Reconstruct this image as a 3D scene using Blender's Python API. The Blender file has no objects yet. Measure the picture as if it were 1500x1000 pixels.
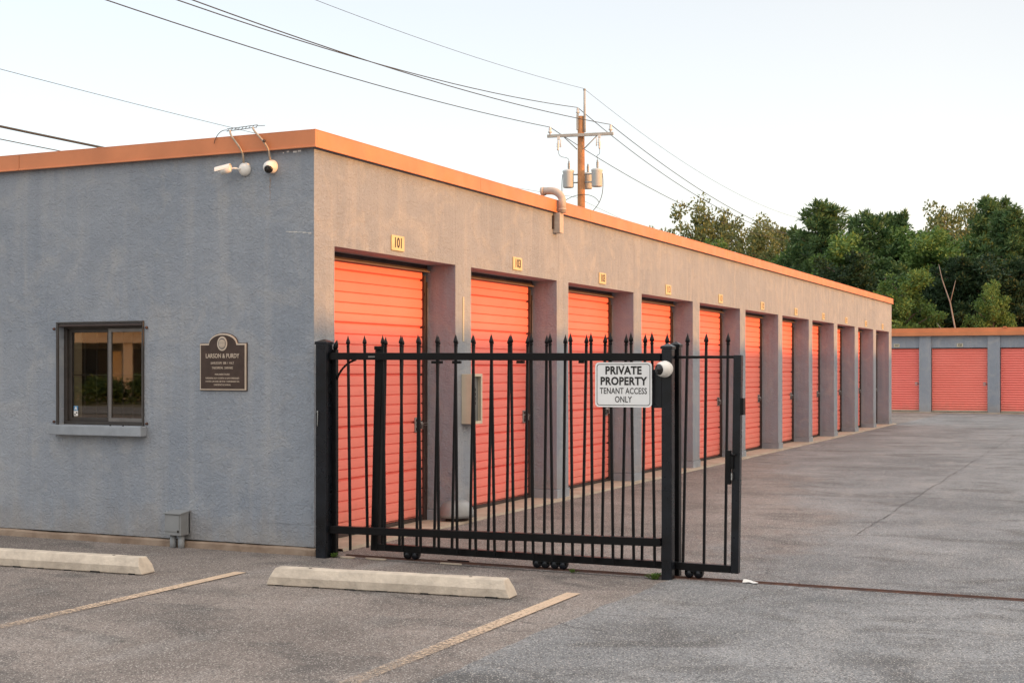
import bpy, bmesh, math, random
import numpy as np
from mathutils import Vector, Matrix, noise as mnoise
R = math.radians
scene = bpy.context.scene
COL = scene.collection
random.seed(7)

# ------------------------------------------------------------------ materials
def new_mat(name):
    m = bpy.data.materials.new(name); m.use_nodes = True
    nt = m.node_tree
    b = nt.nodes.get('Principled BSDF')
    return m, nt, b

class NT:
    """tiny node-graph helper"""
    def __init__(s, nt): s.nt = nt; s.N = nt.nodes; s.L = nt.links
    def node(s, t, **kw):
        n = s.N.new(t)
        for k, v in kw.items(): setattr(n, k, v)
        return n
    def link(s, a, b): s.L.new(a, b)
    def pos(s):
        return s.node('ShaderNodeNewGeometry').outputs['Position']
    def obj(s):
        return s.node('ShaderNodeTexCoord').outputs['Object']
    def scaled(s, vec, sc):
        n = s.node('ShaderNodeMapping'); n.inputs['Scale'].default_value = sc
        s.link(vec, n.inputs['Vector']); return n.outputs['Vector']
    def noise(s, vec, scale, detail=4, rough=.55, dist=0):
        n = s.node('ShaderNodeTexNoise')
        n.inputs['Scale'].default_value = scale; n.inputs['Detail'].default_value = detail
        n.inputs['Roughness'].default_value = rough; n.inputs['Distortion'].default_value = dist
        s.link(vec, n.inputs['Vector']); return n.outputs['Fac']
    def voronoi(s, vec, scale, out='Distance', feature='F1'):
        n = s.node('ShaderNodeTexVoronoi'); n.feature = feature
        n.inputs['Scale'].default_value = scale
        s.link(vec, n.inputs['Vector']); return n.outputs[out]
    def ramp(s, fac, stops):
        n = s.node('ShaderNodeValToRGB')
        el = n.color_ramp.elements
        while len(el) < len(stops): el.new(.5)
        for e, (p, c) in zip(el, stops):
            e.position = p; e.color = (c, c, c, 1) if not isinstance(c, tuple) else (*c, 1)
        s.link(fac, n.inputs['Fac']); return n.outputs['Color']
    def mix(s, fac, a, b, mode='MIX'):
        n = s.node('ShaderNodeMix'); n.data_type = 'RGBA'; n.blend_type = mode
        for v, i in ((fac, 0), (a, 6), (b, 7)):
            if isinstance(v, (int, float)): n.inputs[i].default_value = v
            elif isinstance(v, tuple): n.inputs[i].default_value = (*v, 1)
            else: s.link(v, n.inputs[i])
        return n.outputs[2]
    def math(s, op, a, b=None, clamp=False):
        n = s.node('ShaderNodeMath'); n.operation = op; n.use_clamp = clamp
        for i, v in enumerate((a, b)):
            if v is None: continue
            if isinstance(v, (int, float)): n.inputs[i].default_value = v
            else: s.link(v, n.inputs[i])
        return n.outputs[0]
    def bump(s, h, strength, dist, normal=None):
        n = s.node('ShaderNodeBump'); n.inputs['Strength'].default_value = strength
        n.inputs['Distance'].default_value = dist
        s.link(h, n.inputs['Height'])
        if normal is not None: s.link(normal, n.inputs['Normal'])
        return n.outputs['Normal']

def mat(name, c, rough=.5, metal=0., var=.0, vscale=6., bump=0., bscale=60., c2=None, spec=.5, coat=0.):
    """painted / metal / concrete surface with mottled colour, uneven gloss and a fine bump"""
    m, nt, b = new_mat(name); g = NT(nt)
    p = g.obj()
    f = g.noise(p, vscale, 6, .6)
    if c2 is None: c2 = tuple(min(1, x*(1-var)) for x in c); c1 = tuple(min(1, x*(1+var)) for x in c)
    else: c1 = c
    col = g.mix(g.ramp(f, [(.35, 0.), (.65, 1.)]), c1, c2)
    g.link(col, b.inputs['Base Color'])
    rr = g.math('ADD', g.math('MULTIPLY', g.noise(p, vscale*2.3, 3), .3), rough-.15, True)
    g.link(rr, b.inputs['Roughness'])
    b.inputs['Metallic'].default_value = metal
    b.inputs['Specular IOR Level'].default_value = spec
    b.inputs['Coat Weight'].default_value = coat
    if bump:
        g.link(g.bump(g.noise(p, bscale, 5), bump, .01), b.inputs['Normal'])
    return m

def stucco_mat():
    m, nt, b = new_mat('painted_stucco'); g = NT(nt); p = g.pos()
    # broad fading, vertical run-off streaks and small worn flecks of the paint itself
    f = g.noise(p, .8, 5, .6)
    st = g.noise(g.scaled(p, (5, 5, .35)), 1.2, 5, .6)
    col = g.mix(g.ramp(f, [(.3, 0.), (.7, 1.)]), (.25, .284, .333), (.318, .345, .385))
    col = g.mix(g.ramp(st, [(.5, 0.), (.76, .5)]), col, (.40, .402, .41))
    st2 = g.noise(g.scaled(p, (9, 9, .5)), 1.0, 5, .65)
    col = g.mix(g.ramp(st2, [(.54, 0.), (.8, .5)]), col, (.225, .25, .285))
    bl = g.noise(p, 2.1, 5, .62, 1.2)
    col = g.mix(g.ramp(bl, [(.5, 0.), (.72, .55)]), col, (.405, .405, .405))
    sepz = g.node('ShaderNodeSeparateXYZ'); g.link(p, sepz.inputs[0])
    # rain splash: ragged dusty band of soil thrown up on the foot of the wall
    sp_ = g.math('SUBTRACT', g.math('MULTIPLY', g.noise(g.scaled(p, (3.5, 3.5, 1.2)), 1.6, 6, .65), .75), sepz.outputs[2])
    col = g.mix(g.ramp(sp_, [(.04, 0.), (.3, .4)]), col, (.30, .265, .225))
    # hairline construction joint above every pier of the long front
    sep = g.node('ShaderNodeSeparateXYZ'); g.link(p, sep.inputs[0])
    fr = g.math('FRACT', g.math('DIVIDE', g.math('ADD', sep.outputs[1], .09), 2.61))
    ln = g.math('LESS_THAN', fr, .0022)
    col = g.mix(g.math('MULTIPLY', ln, .35), col, (.12, .12, .12))
    g.link(col, b.inputs['Base Color'])
    b.inputs['Roughness'].default_value = .86
    b.inputs['Specular IOR Level'].default_value = .25
    wob = g.node('ShaderNodeVectorMath'); wob.operation = 'ADD'
    nz = g.node('ShaderNodeTexNoise'); nz.inputs['Scale'].default_value = 18
    g.link(p, nz.inputs['Vector'])
    sc = g.node('ShaderNodeVectorMath'); sc.operation = 'SCALE'; sc.inputs['Scale'].default_value = .05
    g.link(nz.outputs['Color'], sc.inputs[0]); g.link(p, wob.inputs[0]); g.link(sc.outputs[0], wob.inputs[1])
    h1 = g.noise(wob.outputs[0], 46, 4, .62, .6)
    h2 = g.noise(p, 5, 3, .5)
    h3 = g.noise(g.scaled(p, (4, 4, .5)), 1.4, 3)
    n = g.bump(h1, .8, .02)
    n = g.bump(h2, .35, .06, n)
    n = g.bump(h3, .3, .06, n)
    g.link(n, b.inputs['Normal'])
    return m

def asphalt_mat(name, ca, cb, stain, brown=None):
    m, nt, b = new_mat(name); g = NT(nt); p = g.pos()
    big = g.noise(p, .55, 6, .62, .4)
    if brown:                                # older browner wearing course by the gate blends into the grey one
        sq = g.node('ShaderNodeSeparateXYZ'); g.link(p, sq.inputs[0])
        xx = g.math('ADD', sq.outputs[0], g.math('MULTIPLY', g.math('SUBTRACT', g.noise(p, .8, 6, .7), .5), 3.2))
        xx = g.math('ADD', xx, g.math('MULTIPLY', g.math('MAXIMUM', g.math('SUBTRACT', sq.outputs[1], 4.), 0.), .3))
        edge_ = g.math('DIVIDE', g.math('SUBTRACT', xx, 2.9), .7, True)
        blend = g.math('MAXIMUM', edge_, g.math('LESS_THAN', sq.outputs[1], -.02))
        ca = g.mix(blend, brown[0], ca); cb = g.mix(blend, brown[1], cb)
    mid = g.noise(p, 2.3, 6, .65)
    fine = g.noise(p, 70, 4, .75)
    col = g.mix(g.ramp(big, [(.36, 0.), (.64, 1.)]), ca, cb)
    col = g.mix(g.ramp(mid, [(.52, 0.), (.75, .55)]), col, stain)
    oil = g.noise(g.scaled(p, (1, 1.6, 1)), 1.1, 5, .6, .8)
    col = g.mix(g.ramp(oil, [(.51, 0.), (.66, .66)]), col, (.075, .07, .066))
    dust = g.noise(g.scaled(p, (2.2, .8, 1)), .9, 5, .6, .5)
    col = g.mix(g.ramp(dust, [(.54, 0.), (.74, .5)]), col, (.36, .34, .32))
    col = g.mix(g.ramp(fine, [(.3, .75), (.5, .0)]), col, (.03, .03, .03))
    # fine shrinkage cracks in a few places
    wv = g.node('ShaderNodeVectorMath'); wv.operation = 'ADD'
    nc = g.node('ShaderNodeTexNoise'); nc.inputs['Scale'].default_value = 2.2; nc.inputs['Detail'].default_value = 6
    g.link(p, nc.inputs['Vector']); sc_ = g.node('ShaderNodeVectorMath'); sc_.operation = 'SCALE'; sc_.inputs['Scale'].default_value = .5
    g.link(nc.outputs['Color'], sc_.inputs[0]); g.link(p, wv.inputs[0]); g.link(sc_.outputs[0], wv.inputs[1])
    ck = g.math('LESS_THAN', g.voronoi(wv.outputs[0], .42, 'Distance', 'DISTANCE_TO_EDGE'), .0032)
    ck = g.math('MULTIPLY', ck, g.ramp(g.noise(p, .45, 4), [(.5, 0.), (.58, .6)]))
    col = g.mix(ck, col, (.06, .056, .054))
    # aggregate: separate light and dark stones
    v = g.node('ShaderNodeTexVoronoi'); v.inputs['Scale'].default_value = 125
    g.link(p, v.inputs['Vector'])
    sep = g.node('ShaderNodeSeparateColor'); g.link(v.outputs['Color'], sep.inputs[0])
    lite = g.math('MULTIPLY', g.math('GREATER_THAN', sep.outputs[0], .80), g.math('LESS_THAN', v.outputs['Distance'], .5))
    col = g.mix(g.math('MULTIPLY', lite, .66), col, (.62, .58, .53))
    dk = g.math('GREATER_THAN', sep.outputs[1], .80)
    col = g.mix(g.math('MULTIPLY', dk, .62), col, (.04, .038, .037))
    g.link(col, b.inputs['Base Color'])
    b.inputs['Roughness'].default_value = .82
    b.inputs['Specular IOR Level'].default_value = .4
    n = g.bump(v.outputs['Distance'], .6, .006)
    n = g.bump(fine, .5, .01, n)
    n = g.bump(mid, .25, .03, n)
    g.link(n, b.inputs['Normal'])
    return m

def paint_line_mat():
    m, nt, b = new_mat('worn_yellow_paint'); g = NT(nt); p = g.pos()
    sep = g.node('ShaderNodeSeparateXYZ'); g.link(p, sep.inputs[0])
    col = g.mix(g.ramp(g.noise(p, 9, 5, .7), [(.35, 0.), (.7, 1.)]), (.62, .46, .32), (.52, .39, .28))
    # worn through to the asphalt, more so away from the building
    wear = g.math('ADD', g.noise(p, 48, 6, .8), g.math('MULTIPLY', g.math('ADD', sep.outputs[1], 1.9), .09))
    tr = g.ramp(wear, [(.36, .1), (.52, 1.)])
    g.link(col, b.inputs['Base Color']); b.inputs['Roughness'].default_value = .8
    t = g.node('ShaderNodeBsdfTransparent'); mx = g.node('ShaderNodeMixShader')
    g.link(tr, mx.inputs[0]); g.link(t.outputs[0], mx.inputs[1]); g.link(b.outputs[0], mx.inputs[2])
    g.link(g.bump(g.noise(p, 70, 4), .5, .008), b.inputs['Normal'])
    out = nt.nodes['Material Output']; g.link(mx.outputs[0], out.inputs['Surface'])
    return m

def leaf_mat(name, ca, cb, cc):
    m, nt, b = new_mat(name); g = NT(nt)
    geo = g.node('ShaderNodeNewGeometry')
    f = geo.outputs['Random Per Island']
    col = g.ramp(f, [(0., ca), (.5, cb), (1., cc)])
    cl = g.noise(g.obj(), .8, 2)
    col = g.mix(g.ramp(cl, [(.4, 0.), (.65, .6)]), col, cc)
    g.link(col, b.inputs['Base Color'])
    b.inputs['Roughness'].default_value = .6
    b.inputs['Specular IOR Level'].default_value = .25
    tl = g.node('ShaderNodeBsdfTranslucent'); g.link(col, tl.inputs['Color'])
    mx = g.node('ShaderNodeMixShader'); mx.inputs[0].default_value = .22
    g.link(b.outputs[0], mx.inputs[1]); g.link(tl.outputs[0], mx.inputs[2])
    g.link(mx.outputs[0], nt.nodes['Material Output'].inputs['Surface'])
    return m

def glass_mat():
    m, nt, b = new_mat('tinted_glass'); g = NT(nt)
    t = g.node('ShaderNodeBsdfTransparent'); t.inputs[0].default_value = (.55, .52, .47, 1)
    gl = g.node('ShaderNodeBsdfGlossy'); gl.inputs['Roughness'].default_value = .015
    gl.inputs['Color'].default_value = (1, .93, .85, 1)
    g.link(g.bump(g.noise(g.obj(), 2.5, 2), .006, .02), gl.inputs['Normal'])
    fr = g.node('ShaderNodeFresnel'); fr.inputs['IOR'].default_value = 1.6
    f = g.math('ADD', g.math('MULTIPLY', fr.outputs[0], 1.4), .06, True)
    mx = g.node('ShaderNodeMixShader')
    g.link(f, mx.inputs[0]); g.link(t.outputs[0], mx.inputs[1]); g.link(gl.outputs[0], mx.inputs[2])
    g.link(mx.outputs[0], nt.nodes['Material Output'].inputs['Surface'])
    nt.nodes.remove(b)
    return m

def door_mat():
    m, nt, b = new_mat('coral_door_paint'); g = NT(nt); p = g.pos()
    col = g.mix(g.ramp(g.noise(p, 1.2, 5, .6), [(.3, 0.), (.7, 1.)]), (.90, .245, .20), (.86, .21, .17))
    st = g.noise(g.scaled(p, (14, 14, .6)), 1., 4, .6)
    col = g.mix(g.ramp(st, [(.58, 0.), (.8, .3)]), col, (.86, .24, .18))
    oi = g.node('ShaderNodeObjectInfo')
    col = g.mix(g.math('MULTIPLY', oi.outputs['Random'], .45), col, (.88, .27, .19))
    sz = g.node('ShaderNodeSeparateXYZ'); g.link(p, sz.inputs[0])
    low = g.math('SUBTRACT', g.math('MULTIPLY', g.noise(g.scaled(p, (4, 4, 1.5)), 1.5, 5, .65), .8), sz.outputs[2])
    col = g.mix(g.ramp(low, [(.05, 0.), (.35, .35)]), col, (.50, .22, .16))
    grime = g.noise(g.scaled(p, (3, 3, 9)), 2.2, 5, .7)
    col = g.mix(g.ramp(grime, [(.62, 0.), (.8, .28)]), col, (.52, .11, .08))
    g.link(col, b.inputs['Base Color'])
    b.inputs['Roughness'].default_value = .5
    b.inputs['Specular IOR Level'].default_value = .35
    g.link(g.bump(g.noise(p, 6, 3), .12, .02), b.inputs['Normal'])
    return m

M = {}
M['stucco'] = stucco_mat()
M['door'] = door_mat()
M['asphalt'] = asphalt_mat('old_brown_asphalt', (.165, .138, .122), (.305, .258, .228), (.145, .12, .106))
M['drive'] = asphalt_mat('grey_asphalt', (.152, .157, .162), (.278, .28, .283), (.14, .142, .145), ((.17, .142, .128), (.295, .256, .232)))
M['fascia'] = mat('orange_metal_fascia', (.62, .215, .085), .42, 0, .1, 2.2, .08, 5)
M['concrete'] = mat('weathered_concrete', (.46, .39, .31), .85, 0, 0, 3., .5, 40, c2=(.34, .28, .215), spec=.3)
M['footing'] = mat('stained_footing', (.32, .245, .185), .88, 0, 0, 5., .6, 35, c2=(.20, .14, .10), spec=.3)
M['stop'] = mat('cast_concrete_stop', (.62, .54, .44), .85, 0, 0, 9., .6, 38, c2=(.45, .39, .32), spec=.3)
M['black'] = mat('black_enamel', (.004, .0042, .005), .35, 0, .3, 9., .05, 30, spec=.22)
M['blackworn'] = mat('black_enamel_weathered', (.004, .005, .007), .3, 0, 0, 5., .02, 20, c2=(.010, .013, .019), spec=.35)
M['rust'] = mat('rusty_steel', (.13, .062, .042), .8, .1, 0, 14., .6, 50, c2=(.075, .045, .038), spec=.3)
M['darkgap'] = mat('dark_trim', (.045, .028, .024), .6, 0, .2, 8)
M['bronzeframe'] = mat('brown_aluminium', (.05, .043, .039), .45, .2, .15, 9)
M['greyalu'] = mat('grey_aluminium', (.19, .178, .17), .42, .5, .12, 8)
M['sill'] = mat('painted_sill', (.27, .295, .325), .75, 0, .12, 6, .3, 30)
M['glass'] = glass_mat()
M['blind'] = mat('cream_blind', (.55, .50, .38), .8, 0, .08, 5)
M['room'] = mat('office_paint', (.20, .17, .14), .9, 0, .1, 2)
M['galv'] = mat('galvanised_steel', (.42, .41, .40), .45, .7, .2, 18)
M['greysteel'] = mat('dull_grey_steel', (.27, .285, .29), .5, .25, .12, 7, .05)
M['tank'] = mat('transformer_grey', (.52, .55, .56), .5, 0, .06, 3)
M['wood'] = mat('pole_wood', (.42, .20, .085), .85, 0, 0, 3., .6, 18, c2=(.30, .14, .062))
M['arm'] = mat('weathered_crossarm', (.36, .37, .36), .8, 0, .15, 5, .3)
M['porcelain'] = mat('porcelain', (.62, .60, .58), .3, 0, .05, 8)
M['cable'] = mat('black_cable', (.03, .03, .032), .6)
M['utilbox'] = mat('grey_utility_paint', (.235, .245, .25), .55, 0, .08, 6, .08)
M['conduit'] = mat('grey_conduit', (.26, .275, .285), .55, 0, .08, 6)
M['rustyconduit'] = mat('weathered_conduit', (.45, .36, .27), .6, .2, .25, 14)
M['white'] = mat('white_plastic', (.76, .74, .70), .4, 0, .03, 6)
M['lens'] = mat('camera_black', (.012, .011, .011), .15, 0, .1, 8)
M['cream'] = mat('cream_enamel', (.60, .52, .40), .5, 0, .06, 5)
M['vent'] = mat('dusty_beige_pipe', (.52, .45, .385), .7, 0, 0, 12., .2, 40, c2=(.40, .34, .30))
M['plate'] = mat('brass_yellow_plate', (.66, .51, .27), .45, .1, .08, 12)
M['ink'] = mat('black_ink', (.012, .010, .009), .5)
M['bronze'] = mat('dark_bronze', (.062, .038, .029), .5, .3, .2, 14)
M['gilt'] = mat('pale_bronze', (.60, .50, .40), .5, .25, .08, 20)
M['signwhite'] = mat('sign_white', (.80, .805, .80), .35, 0, .04, 3)
M['sticker'] = mat('sticker_blue', (.10, .25, .42), .4)
M['dirt'] = mat('soil', (.16, .13, .09), .95, 0, 0, 2., .5, 12, c2=(.09, .10, .05))
M['bark'] = mat('bark', (.13, .10, .08), .9, 0, .3, 6, .6, 14)
M['deadwood'] = mat('bleached_wood', (.24, .215, .195), .85, 0, .15, 5, .3)
M['line'] = paint_line_mat()
M['hoodtrim'] = mat('brown_trim', (.17, .13, .115), .5, .1, .1, 8)
M['roof'] = mat('roof_membrane', (.38, .38, .37), .85, 0, .12, 1.5, .2)
M['shopwall'] = mat('cream_render', (.58, .53, .46), .85, 0, .06, 2, .2)
M['shopdark'] = mat('shop_glass', (.03, .035, .04), .2, 0, .1, 2)
M['brownroof'] = mat('brown_shingles', (.085, .06, .048), .85, 0, .2, 4, .3)
M['pine'] = leaf_mat('pine_needles', (.020, .055, .022), (.05, .115, .04), (.135, .205, .07))
M['deep'] = leaf_mat('deep_shade_needles', (.010, .028, .013), (.018, .044, .019), (.036, .072, .028))  # shade inside the lower wood put into the leaf colour
M['oak'] = leaf_mat('olive_leaves', (.075, .105, .035), (.13, .16, .058), (.20, .215, .085))
M['lush'] = leaf_mat('fresh_leaves', (.035, .085, .022), (.07, .15, .036), (.15, .235, .06))
M['weed'] = leaf_mat('weed_leaves', (.05, .11, .02), (.09, .17, .035), (.14, .2, .05))
M['paper'] = mat('paper', (.72, .71, .68), .7, 0, .05, 9)

# ------------------------------------------------------------------ mesh building
class MB:
    """collects shapes (world coordinates) and links them as ONE mesh object"""
    def __init__(s): s.bm = bmesh.new()
    def box(s, x0, x1, y0, y1, z0, z1, mi=0, bev=0.):
        c = [(x, y, z) for z in (z0, z1) for y in (y0, y1) for x in (x0, x1)]
        v = [s.bm.verts.new(p) for p in c]
        fs = [(0, 2, 3, 1), (4, 5, 7, 6), (0, 1, 5, 4), (2, 6, 7, 3), (0, 4, 6, 2), (1, 3, 7, 5)]
        faces = []
        for f in fs:
            fc = s.bm.faces.new([v[i] for i in f]); fc.material_index = mi; faces.append(fc)
        if bev:
            es = list({e for f in faces for e in f.edges})
            bmesh.ops.bevel(s.bm, geom=es, offset=bev, segments=2, profile=.6, affect='EDGES')
        return s
    def prism(s, pts, d0, d1, axis='y', mi=0):
        """extrude a closed 2-D outline; axis y: pts=(x,z); axis x: pts=(y,z); axis z: pts=(x,y)"""
        def P(a, b, d): return {'y': (a, d, b), 'x': (d, a, b), 'z': (a, b, d)}[axis]
        A = [s.bm.verts.new(P(a, b, d0)) for a, b in pts]; B = [s.bm.verts.new(P(a, b, d1)) for a, b in pts]
        n = len(pts)
        fs = [s.bm.faces.new(A), s.bm.faces.new(B[::-1])]
        for i in range(n): fs.append(s.bm.faces.new((A[i], B[i], B[(i+1) % n], A[(i+1) % n])))
        for f in fs: f.material_index = mi
        return s
    def tube(s, pts, r, n=10, mi=0, caps=True, square=False):
        """swept tube along points; r a number or one per point"""
        pts = [Vector(p) for p in pts]
        rs = r if isinstance(r, (list, tuple)) else [r]*len(pts)
        rings = []
        t0 = (pts[1]-pts[0]).normalized()
        up = Vector((0, 0, 1)) if abs(t0.z) < .9 else Vector((1, 0, 0))
        u = t0.cross(up).normalized()
        if square: n = 4
        for i, p in enumerate(pts):
            t = (pts[min(i+1, len(pts)-1)]-pts[max(i-1, 0)]).normalized()
            u = (u-t*u.dot(t)).normalized(); w = t.cross(u)
            off = math.pi/4 if square else 0
            k = rs[i]*(math.sqrt(2) if square else 1)
            rings.append([s.bm.verts.new(p+k*(u*math.cos(off+2*math.pi*j/n)+w*math.sin(off+2*math.pi*j/n))) for j in range(n)])
        for a, b in zip(rings, rings[1:]):
            for j in range(n):
                f = s.bm.faces.new((a[j], a[(j+1) % n], b[(j+1) % n], b[j])); f.material_index = mi; f.smooth = not square
        if caps:
            f = s.bm.faces.new(rings[0][::-1]); f.material_index = mi
            f = s.bm.faces.new(rings[-1]); f.material_index = mi
        return s
    def lathe(s, origin, axis, prof, n=20, mi=0):
        """revolve (distance along axis, radius) pairs"""
        o = Vector(origin); a = Vector(axis).normalized()
        up = Vector((0, 0, 1)) if abs(a.z) < .9 else Vector((1, 0, 0))
        u = a.cross(up).normalized(); w = a.cross(u)
        rings = []
        for d, r in prof:
            if r < 1e-6: rings.append([s.bm.verts.new(o+a*d)])
            else: rings.append([s.bm.verts.new(o+a*d+r*(u*math.cos(2*math.pi*j/n)+w*math.sin(2*math.pi*j/n))) for j in range(n)])
        for A, B in zip(rings, rings[1:]):
            for j in range(n):
                q = [A[j % len(A)], A[(j+1) % len(A)], B[(j+1) % len(B)], B[j % len(B)]]
                q = list(dict.fromkeys(q))
                if len(q) > 2:
                    f = s.bm.faces.new(q); f.material_index = mi; f.smooth = True
        for A, fl in ((rings[0], 1), (rings[-1], 0)):
            if len(A) > 2:
                f = s.bm.faces.new(A[::-1] if fl else A); f.material_index = mi
        return s
    def quad(s, pts, mi=0):
        f = s.bm.faces.new([s.bm.verts.new(p) for p in pts]); f.material_index = mi
        return s
    def text(s, txt, size, fn, depth=.004, weight=0., sx=1., align='CENTER', mi=0, spacing=1.):
        cu = bpy.data.curves.new('t', 'FONT'); cu.body = txt; cu.size = size; cu.align_x = align; cu.align_y = 'CENTER'
        cu.extrude = depth; cu.offset = weight; cu.space_character = spacing; cu.resolution_u = 3
        ob = bpy.data.objects.new('t', cu); COL.objects.link(ob)
        me = bpy.data.meshes.new_from_object(ob.evaluated_get(bpy.context.evaluated_depsgraph_get()))
        bpy.data.objects.remove(ob); bpy.data.curves.remove(cu)
        vs = [s.bm.verts.new(fn(v.co.x*sx, v.co.y, v.co.z)) for v in me.vertices]
        for p in me.polygons:
            try:
                f = s.bm.faces.new([vs[i] for i in p.vertices]); f.material_index = mi
            except ValueError: pass
        bpy.data.meshes.remove(me)
        return s
    def mesh(s, name, mats, loc=(0, 0, 0), fix=True):
        if fix: bmesh.ops.recalc_face_normals(s.bm, faces=s.bm.faces[:])
        if any(loc): bmesh.ops.translate(s.bm, vec=-Vector(loc), verts=s.bm.verts[:])
        me = bpy.data.meshes.new(name); s.bm.to_mesh(me); s.bm.free()
        for m in (mats if isinstance(mats, (list, tuple)) else [mats]): me.materials.append(m)
        return me
    def build(s, name, mats, parent=None, local=False, bevel=0.):
        loc = (0, 0, 0) if (local or parent is None) else tuple(root_loc(parent))
        ob = link(name, s.mesh(name, mats, loc), parent)
        if bevel:
            b = ob.modifiers.new('edge', 'BEVEL'); b.width = bevel; b.segments = 2; b.limit_method = 'ANGLE'; b.angle_limit = R(40)
        return ob

def root_loc(o):
    l = Vector(o.location)
    while o.parent: o = o.parent; l += Vector(o.location)
    return l
def link(name, data, parent=None):
    ob = bpy.data.objects.new(name, data); COL.objects.link(ob)
    if parent: ob.parent = parent
    return ob
def tag(o, label, cat, group=None):
    o['label'] = label; o['category'] = cat
    if group: o['group'] = group
    return o
def thing(name, label, cat, loc=(0, 0, 0), group=None, rz=0.):
    o = bpy.data.objects.new(name, None); COL.objects.link(o); o.location = loc; o.rotation_euler.z = rz
    o.empty_display_size = .2
    return tag(o, label, cat, group)
def struct(o): o['kind'] = 'structure'; return o
def copy_tree(o, parent=None):
    c = o.copy(); COL.objects.link(c)
    if parent: c.parent = parent
    for ch in list(o.children): copy_tree(ch, c)
    return c
def at_x(y, z, x):                      # text frame on a face looking +X
    return lambda a, b, c: (x+c, y+a, z+b)
def at_y(x, z, y):                      # text frame on a face looking -Y
    return lambda a, b, c: (x+a, y-c, z+b)

# ------------------------------------------------------------------ ground
def sheet(name, outline, z, m):
    b = MB(); b.quad([(x, y, z) for x, y in outline]); return struct(b.build(name, m))
sheet('ground', [(-700, -700), (700, -700), (700, 700), (-700, 700)], -.03, M['dirt'])
sheet('parking_area', [(-26, -26), (25.9, -26), (25.9, 60), (-26, 60)], 0., M['asphalt'])
sheet('street', [(-60, -34), (40, -34), (40, -27), (-60, -27)], -.012, M['drive'])
rg = random.Random(3)
edge = []
for (xa, ya), (xb, yb) in zip([(2.95, -25.5), (2.95, -3.5), (2.93, -2.4)], [(2.95, -3.5), (2.93, -2.4), (3.02, -.03)]):
    n = max(2, int(abs(yb-ya)/.12))
    for i in range(n):
        t = i/n; y = ya+(yb-ya)*t
        edge.append((xa+(xb-xa)*t+.035*mnoise.noise((y*2.1, 0, 0))+.018*mnoise.noise((y*9, 3, 0)), y))
sheet('driveway', edge+[(3.02, -.03), (.16, -.03), (.16, 39), (25.8, 39), (25.8, -25.5)], .004, M['drive'])
# long crack in the drive
b = MB(); pts = []
yy = 3.2
while yy < 24:
    pts.append((3.74-.008*(yy-3)+.03*mnoise.noise((yy*.9, 7, 0))+.03*mnoise.noise((yy*6, 9, 0)), yy)); yy += .18
for (xa, ya), (xb, yb) in zip(pts, pts[1:]):
    w = .002+.011*abs(mnoise.noise((ya*4, 1, 0)))
    if mnoise.noise((ya*2.2, 5, 1)) < -.28: continue
    b.quad([(xa-w, ya, .008), (xa+w, ya, .008), (xb+w, yb, .008), (xb-w, yb, .008)])
struct(b.build('driveway_crack', mat('crack_tar', (.075, .072, .07), .9)))
# concrete apron along the doors
b = MB(); ap = []
for i in range(151):
    y = .30+i*28.75/150
    ap.append((.085+.022*mnoise.noise((y*1.7, 2, 0))+.012*mnoise.noise((y*7, 4, 0)), y))
for (xa, ya), (xb, yb) in zip(ap, ap[1:]):
    b.quad([(-.36, ya, .022), (xa, ya, .022), (xb, yb, .022), (-.36, yb, .022)])
    b.quad([(xa, ya, .022), (xa+.012, ya, -.01), (xb+.012, yb, -.01), (xb, yb, .022)])
struct(b.build('apron_slab', M['concrete']))
b = MB(); b.box(-12.2, 14.2, 39.2, 39.62, -.05, .03); struct(b.build('apron_slab', M['concrete']))
# painted stall lines
for x0, y1 in ((0.02, -1.02), (2.61, -.87), (-2.62, -1.15)):
    b = MB(); b.quad([(x0-.05, -5.6, .006), (x0+.05, -5.6, .006), (x0+.05, y1, .006), (x0-.05, y1, .006)])
    struct(b.build('parking_line', M['line']))

# ------------------------------------------------------------------ the long storage building
BL = thing('storage_building', 'long grey stucco storage building with orange roof edge and recessed coral doors', 'building')
OP = [(.309, 2.516), (2.862, 5.083), (5.435, 7.717), (8.046, 10.379), (10.739, 13.076), (13.43, 15.785), (16.11, 18.411), (18.749, 20.963), (21.352, 23.434), (23.874, 25.98), (26.385, 28.394)]
W = -10.5; END = 28.85; HD = 2.52; TOP = 3.36; DEP = .36
b = MB()
wx0, wx1, wz0, wz1 = -2.668, -1.735, 1.012, 1.90
b.box(W, wx0, 0, .2, .065, TOP); b.box(wx1, -DEP, 0, .2, .065, TOP)
b.box(wx0, wx1, 0, .2, .065, wz0); b.box(wx0, wx1, 0, .2, wz1, TOP)
b.box(W, W+.2, .2, END-.2, .065, TOP)
b.box(W, -DEP, END-.2, END, .02, TOP)
b.box(-DEP, 0, 0, END, HD, TOP)                                   # header over the openings
b.build('wall', M['stucco'], BL)
piers = [(0, OP[0][0])]+[(OP[i][1], OP[i+1][0]) for i in range(10)]+[(OP[10][1], END)]
for i, (a, c) in enumerate(piers):
    z0 = .065 if i == 0 else .125
    p = MB().box(-DEP, 0, a, c, z0, HD).build('pillar', M['stucco'], BL)
    if i:
        MB().box(-DEP+.004, .012, a-.012, c+.012, -.02, z0-.004, bev=.006).build('plinth', M['sill'], p)
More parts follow.
